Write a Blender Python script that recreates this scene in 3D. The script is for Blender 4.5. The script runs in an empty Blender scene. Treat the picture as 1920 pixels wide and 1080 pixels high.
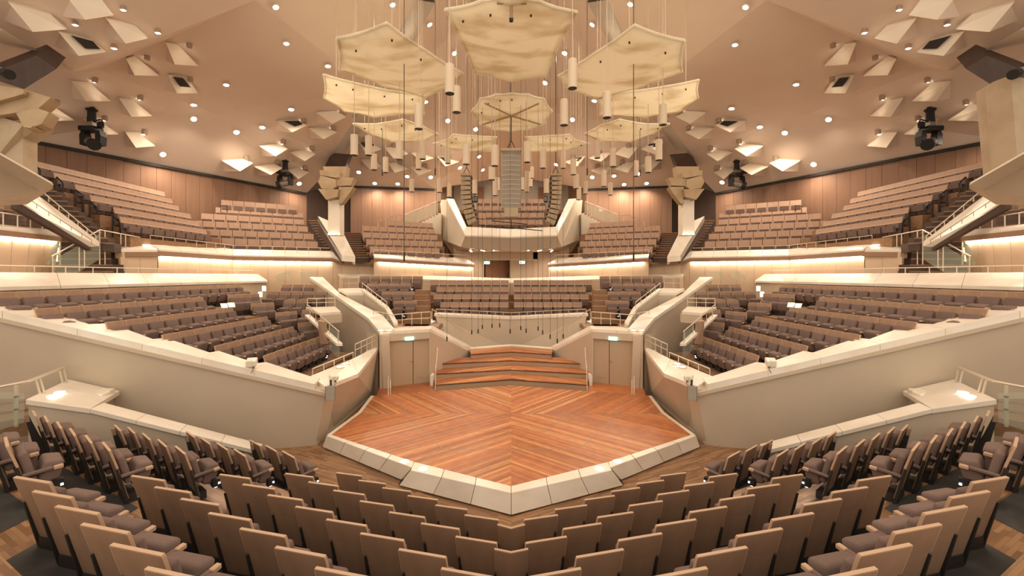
import bpy, bmesh, math, random
from mathutils import Vector, Matrix
from mathutils.bvhtree import BVHTree
random.seed(7)
SC = bpy.context.scene
COL = SC.collection
# ------------------------------------------------------------ camera, light, exposure
H, F, CX, CY = 4.9, 800.0, 958.5, 517.0          # eye height, focal length in px, vanishing point in px
cam = bpy.data.cameras.new('camera'); camo = bpy.data.objects.new('camera', cam); COL.objects.link(camo)
cam.sensor_width = 36.0; cam.lens = F/1920*36; cam.clip_start = .05; cam.clip_end = 300
cam.shift_x = (960-CX)/1920; cam.shift_y = -(540-CY)/1920
camo.location = (0, 0, H); camo.rotation_euler = (math.pi/2, 0, 0)
SC.camera = camo
W = bpy.data.worlds.new('hall_ambience'); SC.world = W; W.use_nodes = True
W.node_tree.nodes['Background'].inputs[0].default_value = (1.0, .845, .67, 1)
W.node_tree.nodes['Background'].inputs[1].default_value = .88
SC.view_settings.view_transform = 'Standard'; SC.view_settings.look = 'None'
SC.view_settings.exposure = .78; SC.view_settings.gamma = 1.0; SC.view_settings.use_curve_mapping = False
SC.cycles.use_denoising = True; SC.cycles.max_bounces = 6; SC.cycles.diffuse_bounces = 4
SC.cycles.transparent_max_bounces = 8; SC.cycles.caustics_reflective = False; SC.cycles.caustics_refractive = False
SC.cycles.sample_clamp_indirect = 6
DOWN_W, SPOT_W, LED_S, WARM = 300.0, 6.5, 20.0, (1.0, .80, .60)
# ------------------------------------------------------------ helpers
S = 1            # 1: the left half as measured, -1: its mirror image
def side(): return 'left' if S == 1 else 'right'
def P(u, v, D): return Vector(((u-CX)/F*D, D, H-(v-CY)/F*D))
def Pz(u, v, z): return P(u, v, F*(H-z)/(v-CY))
def PL(l): return [P(*t) for t in l]
def ray(u, v): return Vector(((u-CX)/F, 1, -(v-CY)/F))
def on_plane(u, v, a, b, c):
    n = (b-a).cross(c-a); o = Vector((0, 0, H)); d = ray(u, v)
    return o + d*((a-o).dot(n)/d.dot(n))
def VP(u, v, a, b):      # on the vertical plane through plan points a, b
    return on_plane(u, v, Vector((a[0], a[1], 0)), Vector((b[0], b[1], 0)), Vector((a[0], a[1], 1)))
def V(*a): return Vector(a)
def lerp(a, b, t): return a + (b-a)*t
class MB:
    def __init__(s): s.v = []; s.f = []; s.m = []
    def add(s, vs, fs, mi=0):
        o = len(s.v); s.v += [Vector(x) for x in vs]; s.f += [[i+o for i in f] for f in fs]; s.m += [mi]*len(fs); return s
    def prism(s, pts, vec, mi=0, top=None):
        n = len(pts); vec = Vector(vec)
        s.add(list(pts)+[p+vec for p in pts], [list(range(n))], mi if top is None else top)
        o = len(s.v)-2*n
        s.f.append([o+n+i for i in reversed(range(n))]); s.m.append(mi)
        for i in range(n):
            j = (i+1) % n
            s.f.append([o+i, o+n+i, o+n+j, o+j]); s.m.append(mi)
        return s
    def box(s, c, sx, sy, sz, mi=0, rz=0.0, rx=0.0):
        m = Matrix.Translation(c) @ Matrix.Rotation(rz, 4, 'Z') @ Matrix.Rotation(rx, 4, 'X')
        vs = [m @ Vector((x*sx/2, y*sy/2, z*sz/2)) for x in (-1, 1) for y in (-1, 1) for z in (-1, 1)]
        return s.add(vs, [(0, 1, 3, 2), (4, 6, 7, 5), (0, 4, 5, 1), (2, 3, 7, 6), (0, 2, 6, 4), (1, 5, 7, 3)], mi)
    def tube(s, pts, r, n=6, mi=0):
        pts = [Vector(p) for p in pts]; rings = []
        for i, p in enumerate(pts):
            d = (pts[min(i+1, len(pts)-1)]-pts[max(i-1, 0)]).normalized()
            a = d.cross(Vector((0, 0, 1)))
            if a.length < .05: a = d.cross(Vector((1, 0, 0)))
            a.normalize(); b = d.cross(a)
            rings.append([p+(a*math.cos(2*math.pi*k/n)+b*math.sin(2*math.pi*k/n))*r for k in range(n)])
        vs = [q for g in rings for q in g]; fs = []
        for i in range(len(rings)-1):
            for k in range(n):
                l = (k+1) % n
                fs.append((i*n+k, i*n+l, i*n+n+l, i*n+n+k))
        fs += [tuple(range(n)), tuple(reversed(range(len(vs)-n, len(vs))))]
        return s.add(vs, fs, mi)
    def lathe(s, c, prof, n=16, mi=0, ax=None):       # prof: (r, z) rings, closed ends
        vs = []; fs = []; c = Vector(c)
        for r, z in prof:
            vs += [c+Vector((r*math.cos(2*math.pi*k/n), r*math.sin(2*math.pi*k/n), z)) for k in range(n)]
        for i in range(len(prof)-1):
            for k in range(n):
                l = (k+1) % n
                fs.append((i*n+k, i*n+l, i*n+n+l, i*n+n+k))
        fs += [tuple(reversed(range(n))), tuple(range(len(vs)-n, len(vs)))]
        return s.add(vs, fs, mi)
    def disc(s, c, ax, prof, n=14):      # lathe about any axis
        o = len(s.v); s.lathe(V(0, 0, 0), prof, n); q = Vector((0, 0, 1)).rotation_difference(ax)
        for i in range(o, len(s.v)): s.v[i] = Vector(c)+(q @ s.v[i])
        return s
    def hull(s, pts):
        bm = bmesh.new(); [bm.verts.new(p) for p in pts]
        bmesh.ops.convex_hull(bm, input=bm.verts)
        loose = [v for v in bm.verts if not v.link_faces]; bmesh.ops.delete(bm, geom=loose)
        bm.verts.index_update()
        s.add([v.co for v in bm.verts], [[v.index for v in f.verts] for f in bm.faces]); bm.free(); return s
    def mesh(s, name, mats, bevel=0, seg=2, smooth=False):
        me = bpy.data.meshes.new(name)
        me.from_pydata([(v.x*S, v.y, v.z) for v in s.v], [], s.f)
        for m in (mats if isinstance(mats, (list, tuple)) else [mats]): me.materials.append(m)
        for p, mi in zip(me.polygons, s.m): p.material_index = mi
        bm = bmesh.new(); bm.from_mesh(me)
        bmesh.ops.recalc_face_normals(bm, faces=bm.faces)
        if bevel: bmesh.ops.bevel(bm, geom=bm.edges[:], offset=bevel, segments=seg, profile=.5, affect='EDGES')
        if smooth:
            for f in bm.faces: f.smooth = True
        bm.to_mesh(me); bm.free(); me.update()
        return me
    def build(s, name, mats, parent=None, **k):
        kind = k.pop('kind', None); label = k.pop('label', None); cat = k.pop('cat', None); group = k.pop('group', None)
        o = bpy.data.objects.new(name, s.mesh(name, mats, **k)); COL.objects.link(o); o.parent = parent
        return tag(o, label, cat, group, kind)
def tag(o, label=None, cat=None, group=None, kind=None):
    if label: o['label'] = label
    if cat: o['category'] = cat
    if group: o['group'] = group
    if kind: o['kind'] = kind
    return o
def thing(name, label, cat, group=None, kind=None, loc=(0, 0, 0)):
    o = bpy.data.objects.new(name, None); COL.objects.link(o); o.empty_display_size = .2; o.location = loc
    return tag(o, label, cat, group, kind)
def struct(name): return thing(name, None, None, None, 'structure')
_o1 = ['first', 'second', 'third', 'fourth', 'fifth', 'sixth', 'seventh', 'eighth', 'ninth', 'tenth', 'eleventh', 'twelfth', 'thirteenth', 'fourteenth',
       'fifteenth', 'sixteenth', 'seventeenth', 'eighteenth', 'nineteenth']
def ordn(i):
    if i < 19: return _o1[i]
    i += 1; t = {2: 'twent', 3: 'thirt', 4: 'fort', 5: 'fift', 6: 'sixt'}[i//10]
    return t+'ieth' if i % 10 == 0 else t+'y-'+_o1[i % 10-1]
# ------------------------------------------------------------ materials
def mat(name, c, rough=.6, c2=None, scale=(1, 1, 1), detail=3, spec=.3, bump=0, metal=0, lo=.35, hi=.65, wave=None):
    m = bpy.data.materials.new(name); m.use_nodes = True; nt = m.node_tree; b = nt.nodes['Principled BSDF']
    b.inputs['Base Color'].default_value = (*c, 1); b.inputs['Roughness'].default_value = rough
    b.inputs['Specular IOR Level'].default_value = spec; b.inputs['Metallic'].default_value = metal
    if c2:
        tc = nt.nodes.new('ShaderNodeTexCoord'); mp = nt.nodes.new('ShaderNodeMapping'); nz = nt.nodes.new('ShaderNodeTexNoise'); cr = nt.nodes.new('ShaderNodeValToRGB')
        mp.inputs['Scale'].default_value = scale; nz.inputs['Scale'].default_value = 1; nz.inputs['Detail'].default_value = detail
        nt.links.new(tc.outputs['Object'], mp.inputs[0]); nt.links.new(mp.outputs[0], nz.inputs['Vector']); nt.links.new(nz.outputs[0], cr.inputs[0])
        cr.color_ramp.elements[0].position = lo; cr.color_ramp.elements[1].position = hi
        cr.color_ramp.elements[0].color = (*c, 1); cr.color_ramp.elements[1].color = (*c2, 1)
        nt.links.new(cr.outputs[0], b.inputs['Base Color'])
        if bump:
            bp = nt.nodes.new('ShaderNodeBump'); bp.inputs['Strength'].default_value = bump; bp.inputs['Distance'].default_value = .01
            nt.links.new(nz.outputs[0], bp.inputs['Height']); nt.links.new(bp.outputs[0], b.inputs['Normal'])
    return m
def emat(name, c, st):
    m = bpy.data.materials.new(name); m.use_nodes = True; nt = m.node_tree
    b = nt.nodes['Principled BSDF']; b.inputs['Base Color'].default_value = (*c, 1)
    b.inputs['Emission Color'].default_value = (*c, 1); b.inputs['Emission Strength'].default_value = st
    return m
def varied(m, amt=.25):      # each object its own shade
    nt = m.node_tree; b = nt.nodes['Principled BSDF']; lk = b.inputs['Base Color'].links
    oi = nt.nodes.new('ShaderNodeObjectInfo'); hs = nt.nodes.new('ShaderNodeHueSaturation'); mr = nt.nodes.new('ShaderNodeMapRange')
    mr.inputs['To Min'].default_value = 1-amt; mr.inputs['To Max'].default_value = 1+amt
    nt.links.new(oi.outputs['Random'], mr.inputs['Value']); nt.links.new(mr.outputs[0], hs.inputs['Value'])
    if lk: nt.links.new(lk[0].from_socket, hs.inputs['Color'])
    else: hs.inputs['Color'].default_value = b.inputs['Base Color'].default_value
    nt.links.new(hs.outputs[0], b.inputs['Base Color']); return m
M = {}
M['plaster'] = mat('plaster_beige', (.55, .465, .365), .75, (.58, .495, .39), (.8, .8, .8))
M['panel'] = varied(mat('panel_cream', (.68, .53, .385), .6, (.72, .57, .42), (.7, .7, .7)), .04)
M['ceil'] = mat('ceiling_plaster', (.77, .655, .555), .8, (.80, .685, .585), (.25, .25, .25))
M['kite'] = mat('lamplit_plaster', (.88, .80, .67), .7)  # paler than the ceiling, paints the lamplight on the pyramid faces
M['fin'] = mat('grey_plaster', (.60, .57, .51), .7)
M['marble'] = varied(mat('white_marble', (.88, .835, .755), .3, (.80, .73, .63), (1.3, 1.3, 1.3), 8, .5), .05)
M['brownwall'] = varied(mat('brown_wood_panel', (.25, .145, .095), .5, (.28, .165, .11), (5, 5, .3), 4), .035)
M['shell'] = varied(mat('beech_shell', (.315, .20, .135), .42, (.35, .228, .155), (7, 7, .8), 4), .07)
M['head'] = mat('beech_shell_lit', (.42, .275, .195), .45, (.46, .305, .22), (7, 7, .8), 4)  # chair shell beech, lightened to paint the stronger light on distant seats
M['edge'] = mat('beech_edge', (.56, .39, .27), .5)
M['fabric'] = varied(mat('mauve_grey_fabric', (.19, .137, .122), .85, (.21, .152, .136), (60, 60, 60), 2, .15), .1)
M['dark'] = mat('dark_frame', (.035, .031, .029), .5)
M['black'] = mat('black_metal', (.02, .02, .021), .45)
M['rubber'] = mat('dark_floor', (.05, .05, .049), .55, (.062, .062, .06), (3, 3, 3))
M['band'] = mat('brown_band', (.33, .21, .14), .6)
M['rail'] = mat('rail_metal', (.72, .64, .52), .35, metal=.3)
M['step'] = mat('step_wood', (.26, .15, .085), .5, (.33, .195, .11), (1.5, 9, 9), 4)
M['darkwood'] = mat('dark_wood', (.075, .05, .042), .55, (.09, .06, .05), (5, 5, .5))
M['conc'] = mat('pillar_concrete', (.50, .41, .30), .8, (.42, .33, .23), (1.2, 1.2, 1.2), 5)
M['capital'] = mat('capital_boards', (.47, .36, .235), .7, (.40, .29, .18), (1.5, 1.5, 1.5), 5)
M['riser'] = mat('riser_tan', (.42, .30, .20), .6, (.46, .335, .23), (.8, .8, 12))
M['plank'] = varied(mat('stage_plank', (.42, .145, .055), .38, (.50, .19, .075), (4, 4, 4), 4, .4), .22)
M['plank2'] = varied(mat('stage_plank_light', (.62, .31, .13), .38, (.55, .24, .095), (4, 4, 4), 4, .4), .15)
M['seam'] = mat('seam_metal', (.32, .26, .19), .4)
M['door'] = mat('door_beige', (.50, .385, .27), .55)
M['doorwood'] = mat('door_wood', (.33, .17, .10), .5)
M['white'] = mat('white_lacquer', (.80, .74, .64), .45)
M['pend'] = mat('pendant_shell', (.72, .60, .46), .6)
M['spk'] = mat('speaker_body', (.50, .41, .29), .5)
M['grille'] = mat('speaker_grille', (.33, .30, .255), .6, (.37, .335, .285), (40, 40, 40))
M['greymetal'] = mat('grey_metal', (.30, .28, .25), .4, metal=.4)
M['lampcan'] = mat('lamp_can', (.42, .33, .25), .5)
M['cable'] = mat('cable_dark', (.10, .085, .075), .6)
M['cable2'] = mat('cable_light', (.66, .54, .42), .6)
M['downlight'] = emat('downlight_glow', (1, .90, .76), 14)
M['led'] = emat('led_glow', (1, .82, .6), LED_S)
M['strip'] = emat('lamp_strip', (1, .88, .7), 3.2)
M['exit'] = emat('exit_glow', (.30, 1, .78), 1.7)
M['white_led'] = emat('white_led', (.85, .92, 1), 7)
M['paper'] = emat('lit_sheet', (.95, .95, .72), .55)  # emission paints the light falling on the paper sheets
M['yellow'] = emat('yellow_glow', (1, .72, .30), 5)
gl = bpy.data.materials.new('glass'); gl.use_nodes = True; M['glass'] = gl
_b = gl.node_tree.nodes['Principled BSDF']; _b.inputs['Base Color'].default_value = (.78, .84, .78, 1); _b.inputs['Roughness'].default_value = .05
_t = gl.node_tree.nodes.new('ShaderNodeBsdfTransparent'); _mx = gl.node_tree.nodes.new('ShaderNodeMixShader'); _t.inputs[0].default_value = (.93, .96, .92, 1)
_mx.inputs[0].default_value = .16
gl.node_tree.links.new(_t.outputs[0], _mx.inputs[1]); gl.node_tree.links.new(_b.outputs[0], _mx.inputs[2])
gl.node_tree.links.new(_mx.outputs[0], gl.node_tree.nodes['Material Output'].inputs[0])
# translucent cream reflector skin
rf = mat('reflector_skin', (.97, .93, .80), .5, (.79, .71, .54), (.7, 1.6, .9), 10, .3, lo=.47, hi=.66); M['reflector'] = rf
nt = rf.node_tree; b = nt.nodes['Principled BSDF']; tl = nt.nodes.new('ShaderNodeBsdfTranslucent'); mx = nt.nodes.new('ShaderNodeMixShader'); mx.inputs[0].default_value = .5
nt.links.new(b.inputs['Base Color'].links[0].from_socket, tl.inputs[0])
nt.links.new(b.outputs[0], mx.inputs[1]); nt.links.new(tl.outputs[0], mx.inputs[2]); nt.links.new(mx.outputs[0], nt.nodes['Material Output'].inputs[0])
# parquet: small strips laid along the rows
def parquet(name, ang):
    m = bpy.data.materials.new(name); m.use_nodes = True; nt = m.node_tree; b = nt.nodes['Principled BSDF']; b.inputs['Roughness'].default_value = .4
    tc = nt.nodes.new('ShaderNodeTexCoord'); mp = nt.nodes.new('ShaderNodeMapping'); br = nt.nodes.new('ShaderNodeTexBrick'); mp.inputs['Rotation'].default_value = (0, 0, ang)
    br.inputs['Scale'].default_value = 1; br.inputs['Brick Width'].default_value = .48; br.inputs['Row Height'].default_value = .055
    br.inputs['Mortar Size'].default_value = .0015; br.inputs['Bias'].default_value = 0
    br.inputs['Color1'].default_value = (.19, .102, .052, 1); br.inputs['Color2'].default_value = (.38, .22, .115, 1); br.inputs['Mortar'].default_value = (.14, .075, .04, 1)
    br.offset = .37
    nt.links.new(tc.outputs['Object'], mp.inputs[0]); nt.links.new(mp.outputs[0], br.inputs['Vector']); nt.links.new(br.outputs[0], b.inputs['Base Color']); return m
ROWA = math.radians(28)
M['parq1'] = parquet('parquet_left', ROWA); M['parq-1'] = parquet('parquet_right', -ROWA)
# a run of slabs between two edge lines
def slabs(root, A, B, thick, step, name='slab', m='marble', gap=.012):
    for i in range(len(A)-1):
        n = max(1, round((A[i+1]-A[i]).length/step))
        g = gap/max((A[i+1]-A[i]).length, .1)/2
        for k in range(n):
            t0, t1 = k/n+g, (k+1)/n-g
            MB().prism([lerp(A[i], A[i+1], t0), lerp(A[i], A[i+1], t1), lerp(B[i], B[i+1], t1), lerp(B[i], B[i+1], t0)], (0, 0, -thick)).build(name, M[m], root)
def panels(root, T, Bm, step, nrm, thick=.06, m='panel', name='panel', gap=.014):   # vertical panels between a top and a bottom line
    nrm = Vector(nrm)*thick
    for i in range(len(T)-1):
        L = (T[i+1]-T[i]).length; n = max(1, round(L/step)); g = gap/L/2
        for k in range(n):
            t0, t1 = k/n+g, (k+1)/n-g
            MB().prism([lerp(T[i], T[i+1], t0), lerp(T[i], T[i+1], t1), lerp(Bm[i], Bm[i+1], t1), lerp(Bm[i], Bm[i+1], t0)], nrm).build(name, M[m], root)
def lamp_dots(a, b, root, step=.5):      # a row of small lamps under a fascia
    n = max(2, int((b-a).length/step))
    for k in range(n):
        p = lerp(a, b, (k+.12)/n); q = lerp(a, b, (k+.88)/n); MB().tube([p, q], .03, 5).build('strip_lamp', M['led'], root)
def railing(label, pts, posts=(), r=.022, lower=(), glass=None, m='rail', drop=None, group=None):
    root = thing('handrail', label, 'railing', group)
    MB().tube(pts, r).build('rail', M[m], root)
    for l in lower: MB().tube(l, r*.7).build('lower_rail', M[m], root)
    for a, b in posts: MB().tube([a, b], r*.8).build('post', M[m], root)
    for g in (glass or []): MB().prism(g, (.012, .012, 0)).build('glass_pane', M['glass'], root)
    return root
def rail_along(label, base, h, npost, r=.022, mid=False, glass=False, m='rail'):
    up = V(0, 0, h); pts = [p+up for p in base]; posts = []; gs = []
    for i in range(len(base)-1):
        n = npost[i] if isinstance(npost, (list, tuple)) else npost
        for k in range(n+(1 if i == len(base)-2 else 0)):
            p = lerp(base[i], base[i+1], k/n); posts.append((p-V(0, 0, .02), p+up))
        if glass: gs.append([base[i]+V(0, 0, .05), base[i+1]+V(0, 0, .05), base[i+1]+up*.85, base[i]+up*.85])
    return railing(label, pts, posts, r, [[p+up*.5 for p in base]] if mid else (), gs, m)
# ------------------------------------------------------------ ceiling (kept as one folded shell, used to hang things from)
def ceiling_half():
    E = PL([(780, 0, 20), (700, 170, 26), (668, 220, 29), (640, 262, 31), (622, 288, 32.3), (596, 340, 34.6), (575, 362, 35)])
    C0, C1, C2 = PL([(183, 130, 20), (400, 212, 26), (500, 240, 28.5)])
    A = P(43, 260, 21.2); B = E[6]; A2 = A+(A-B).normalized()*14
    N0, N1, N2 = PL([(137, 133, 17), (480, 0, 16.5), (10, 58, 13.5)])
    T1 = V(-5.5, 9, 19.5); T0 = V(-4.2, 14, 19.9); N3 = V(-20, 5, 15.5); N1b = V(-6.0, 8.5, 17.2); L0 = V(-24.5, 12, 13.3)
    tri = []
    def poly(*p): tri.append(p)
    # big smooth facet between the near fold, the crease and the valley
    poly(T0, E[0], N1); poly(E[0], E[1], N1); poly(E[1], C0, N1); poly(C0, N0, N1); poly(E[1], C1, C0); poly(E[1], E[2], C1); poly(E[2], C2, C1); poly(E[2], E[3], C2)
    poly(T0, N1, T1); poly(N1, N1b, T1)
    # lower band between crease and top of the side wall
    poly(C0, C1, A); poly(C1, C2, B); poly(C1, B, A); poly(C2, E[3], E[4]); poly(C2, E[4], E[5]); poly(C2, E[5], B); poly(C0, A, L0); poly(N0, C0, L0); poly(A, A2, L0)
    # near hanging fold
    poly(N0, N1, N1b); poly(N0, N1b, N3); poly(N0, N3, N2); poly(N0, N2, L0); poly(N2, N3, L0); poly(L0, N3, A2)
    m = MB()
    for t in tri: m.add(t, [(0, 1, 2)])
    return m, E
def centre_half(E):
    m = MB()
    G = [p*1.0+V(.6, 1.6, .9) for p in E[:6]]
    K0, K1, K2 = P(657, 348, 38), P(815, 354, 39), V(0, 44, H+187/800*44)
    X0 = V(0, 24, 21.2); X1 = V(0, 9, 21.2); Y1 = V(-4.9, 9, 20.6); Xm = V(0, 34, 18.6)
    for t in [(X1, X0, G[0]), (X1, G[0], Y1), (X0, G[0], G[1]), (X0, Xm, G[1]), (Xm, G[2], G[1]), (Xm, G[3], G[2]), (Xm, K1, G[3]), (K1, G[4], G[3]), (K1, K0, G[4]), (K0, G[5], G[4]), (Xm, K2, K1)]:
        m.add(t, [(0, 1, 2)])
    return m, G
CEIL = {}
croot = struct('ceiling')
def solid(o, t=.25):
    md = o.modifiers.new('solid', 'SOLIDIFY'); md.thickness = t; md.offset = 0; return o
for S in (1, -1):
    m, E = ceiling_half(); o = m.build('ceiling_fold', M['ceil'], croot)
    m2, G = centre_half(E); o2 = m2.build('ceiling_shell', M['ceil'], croot)
    bm = bmesh.new(); bm.from_mesh(o.data); bm.from_mesh(o2.data); CEIL[S] = BVHTree.FromBMesh(bm); bm.free()
    # curved lip, cool light painted in grey, closing the step between both shells
    lip = MB()
    for i in range(5): lip.add([E[i], E[i+1], G[i+1], G[i]], [(0, 1, 2, 3)])
    lip.build('ceiling_lip', M['fin'], croot)
    for i, (wa, wb) in enumerate(((.9, .6), (.6, .3))):
        a, b = E[i]+V(0, 0, -.03), E[i+1]+V(0, 0, -.03); MB().add([a, b, b+V(-wb, -.25*wb, -.02), a+V(-wa, -.25*wa, -.06)], [(0, 1, 2, 3)]).build('ceiling_lip', M['fin'], croot)  # same painted light, widened along the fold's edge
    # dark openings in the lip beside the pillar
    MB().prism(PL([(618, 293, 31.5), (653, 296, 31.5), (641, 331, 32.5), (606, 318, 32.5)]), (0, .9, .5)).build('ceiling_opening', M['darkwood'], croot)
def hit(u, v, s=1):
    d = ray(u, v); d = Vector((d.x, d.y, d.z)).normalized()
    r = CEIL[s].ray_cast(Vector((0, 0, H)), d)
    return r if r[0] is not None else None
def ceil_z(x, y):
    for s in (1, -1):
        r = CEIL[s].ray_cast(Vector((x, y, 6)), Vector((0, 0, 1)))
        if r[0] is not None: return r[0].z
    return 20.5
# ------------------------------------------------------------ outer shell that closes the hall behind what is seen
osh = struct('wall_outer')
for S in (1, -1):
    MB().prism([V(-31, -2, 0), V(-31, 48, 0), V(-31, 48, 24), V(-31, -2, 24)], (-.3, 0, 0)).build('wall_body', M['plaster'], osh)
    MB().prism([V(-31, 48, 0), V(0, 48, 0), V(0, 48, 24), V(-31, 48, 24)], (0, .3, 0)).build('wall_body', M['plaster'], osh)
    MB().prism([V(-31, -2, 24), V(0, -2, 24), V(0, 48, 24), V(-31, 48, 24)], (0, 0, .3)).build('wall_body', M['ceil'], osh)
    MB().prism([V(-31, -8, -.4), V(0, -8, -.4), V(0, 48, -.4), V(-31, 48, -.4)], (0, 0, -.3)).build('wall_body', M['step'], osh)
S = 1
# ------------------------------------------------------------ stage geometry numbers (left half, mirrored)
ST = .42
stage_in = [Pz(958.5, 911, ST), Pz(777, 865.7, ST), Pz(621.7, 815, ST), Pz(678, 773, ST), Pz(701.7, 741.7, ST)]
stage_back = [Pz(815, 733, ST), Pz(958.5, 722, ST)]
# seating tiers of the near block
CH_Z, TIER = .93, .41
R_C = [[(630, 886.7), (671.7, 901), (716.7, 915), (764, 930), (816, 947.7), (870.7, 966.3)],
       [(534.3, 888.3), (577.7, 904.3), (624.3, 920), (674, 940), (729, 961), (789, 982), (854, 1007)],
       [(411, 890), (454, 908.7), (501, 928.7), (553, 950.7), (611, 974.7), (675, 1001), (747, 1031), (827, 1067)],
       [(245, 892.7), (288.7, 914), (337.7, 936), (390, 963), (449, 992), (515, 1027), (590, 1066)],
       [(25, 895), (60, 921.7), (102.7, 950), (150.7, 983.7), (206, 1022), (271, 1066.7)]]
R_S = [[(467.3, 825), (496.7, 835), (528.3, 846)],
       [(348.3+.0, 809.3), (375, 820.7), (406, 831), (437.7, 842.3)],
       [(213.3, 796.7), (238.3, 801), (265.7, 812.3), (294.3, 824), (327.3, 836.7)],
       [(60, 770), (81.7, 780), (105, 791), (129.3, 803.3), (158.3, 816), (190.7, 829.3)],
       [(-62, 783), (-32, 801), (7.3, 820)]]
R_END = [(451.7, 825), (331.7, 809.3), (196.7, 796), (38.3, 770.7), None]
def zrow(k): return k*TIER
def uz(u, v, z): return P(u, v, F*(H-z)/(v-CY))
e_row = V(math.cos(ROWA), -math.sin(ROWA), 0); n_row = V(math.sin(ROWA), math.cos(ROWA), 0)
def chair_spot(u, v, k, ang):      # base centre of a chair whose back's far top corner is at that pixel
    c = uz(u, v, zrow(k)+CH_Z); a = math.radians(ang)
    ex = V(math.cos(a), -math.sin(a), 0); fy = V(math.sin(a), math.cos(a), 0)
    c = c+ex*.29+fy*.32; return V(c.x, c.y, zrow(k))
offs = []
for k in range(5):
    q = [chair_spot(u, v, k, 14) for u, v in R_C[k]]
    offs.append(sum(p.dot(n_row) for p in q)/len(q))
pitch = (offs[0]-offs[4])/4
OFF = [offs[0]-pitch*k for k in range(8)]
WA, WD = V(-6.45, 10.57, 0), V(-3.7, -1.4, 0).normalized()
def row_at_x(off, x): return V(x, (off-n_row.x*x)/n_row.y, 0)
def row_at_wall(off):
    t = (off-WA.dot(n_row))/WD.dot(n_row); return WA+WD*t
# floor slab and tiers
froot = struct('floor')
for S in (1, -1):
    fl = [V(0, -6, 0), V(0, 19.5, 0), V(-6.2, 19.5, 0), V(-6.2, 12.9, 0), V(-13, 11.6, 0), V(-16, -6, 0)]
    MB().prism(fl, (0, 0, -.3)).build('floor_boards', M['parq%d' % S], froot)
    for k in range(0, 7):
        z = zrow(k)
        a = OFF[k]-.50+ (pitch if False else 0)
        back, front = OFF[k]-.62, OFF[k]+pitch-.62
        w0, w1 = row_at_wall(front), row_at_wall(back)
        if k >= 5: w0, w1 = row_at_x(front, -13), row_at_x(back, -13)
        if k:
            pts = [row_at_x(front, 0), w0, w1, row_at_x(back, 0)]
            MB().prism([p+V(0, 0, z) for p in pts], (0, 0, -TIER-.02)).build('floor_tier', M['parq%d' % S], froot)
        # dark strip the chairs stand on, left out across the aisle
        if k < 5:
            cs = [chair_spot(u, v, k, 14) for u, v in R_C[k]]; ss = [chair_spot(u, v, k, 38) for u, v in R_S[k]]
            ctr = sum((p for p in cs), V(0, 0, 0))/len(cs)
            x_c = cs[0].x-.38; x_s = ss[-1].x+.42
            f2, b2 = OFF[k]+.10, OFF[k]-.62
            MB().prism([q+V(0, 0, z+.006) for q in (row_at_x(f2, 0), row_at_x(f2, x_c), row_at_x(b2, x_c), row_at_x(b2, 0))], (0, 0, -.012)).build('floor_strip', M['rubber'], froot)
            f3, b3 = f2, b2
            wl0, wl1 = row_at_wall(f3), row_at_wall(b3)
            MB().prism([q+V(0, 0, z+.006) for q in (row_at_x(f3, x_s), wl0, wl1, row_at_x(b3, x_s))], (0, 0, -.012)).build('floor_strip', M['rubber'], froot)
            if k < 4:
                xa, xb = x_s+.1, x_c-.1     # half step in the aisle before the next tier
                st = OFF[k+1]+pitch-.62
                MB().prism([row_at_x(st, xa)+V(0, 0, z+.205), row_at_x(st, xb)+V(0, 0, z+.205), row_at_x(st+.42, xb-.1)+V(0, 0, z+.205), row_at_x(st+.36, xa+.1)+V(0, 0, z+.205)], (0, 0, -.205)).build('floor_step', M['step'], froot)
# ------------------------------------------------------------ stage
def clip(poly, n, lo, hi):         # part of a flat polygon between two parallel lines
    for nn, d in ((n, lo), (-n, -hi)):
        out = []
        for i in range(len(poly)):
            a, b = poly[i], poly[(i+1) % len(poly)]; da, db = a.dot(nn)-d, b.dot(nn)-d
            if da >= 0: out.append(a)
            if (da >= 0) != (db >= 0): out.append(lerp(a, b, da/(da-db)))
        poly = out
        if len(poly) < 3: return None
    return poly
def planks(root, poly, ang, wd, z, name='plank'):
    d = V(math.cos(ang), math.sin(ang), 0); n = V(-d.y, d.x, 0); lo = min(p.dot(n) for p in poly); hi = max(p.dot(n) for p in poly); i = 0
    k = math.ceil((hi-lo)/wd)
    for i in range(k):
        q = clip(poly, n, lo+i*wd+.002, lo+(i+1)*wd-.002)
        if q and len(q) >= 3:
            mm = M['plank2'] if random.random() < .2 else M['plank']
            MB().prism([p+V(0, 0, z-p.z) for p in q], (0, 0, -.04)).build(name, mm, root)
stage = thing('stage', 'orange-red wooden stage platform edged with white marble slabs', 'stage')
ymid = Pz(700, 776, ST).y
rng = random.Random(3)
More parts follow.
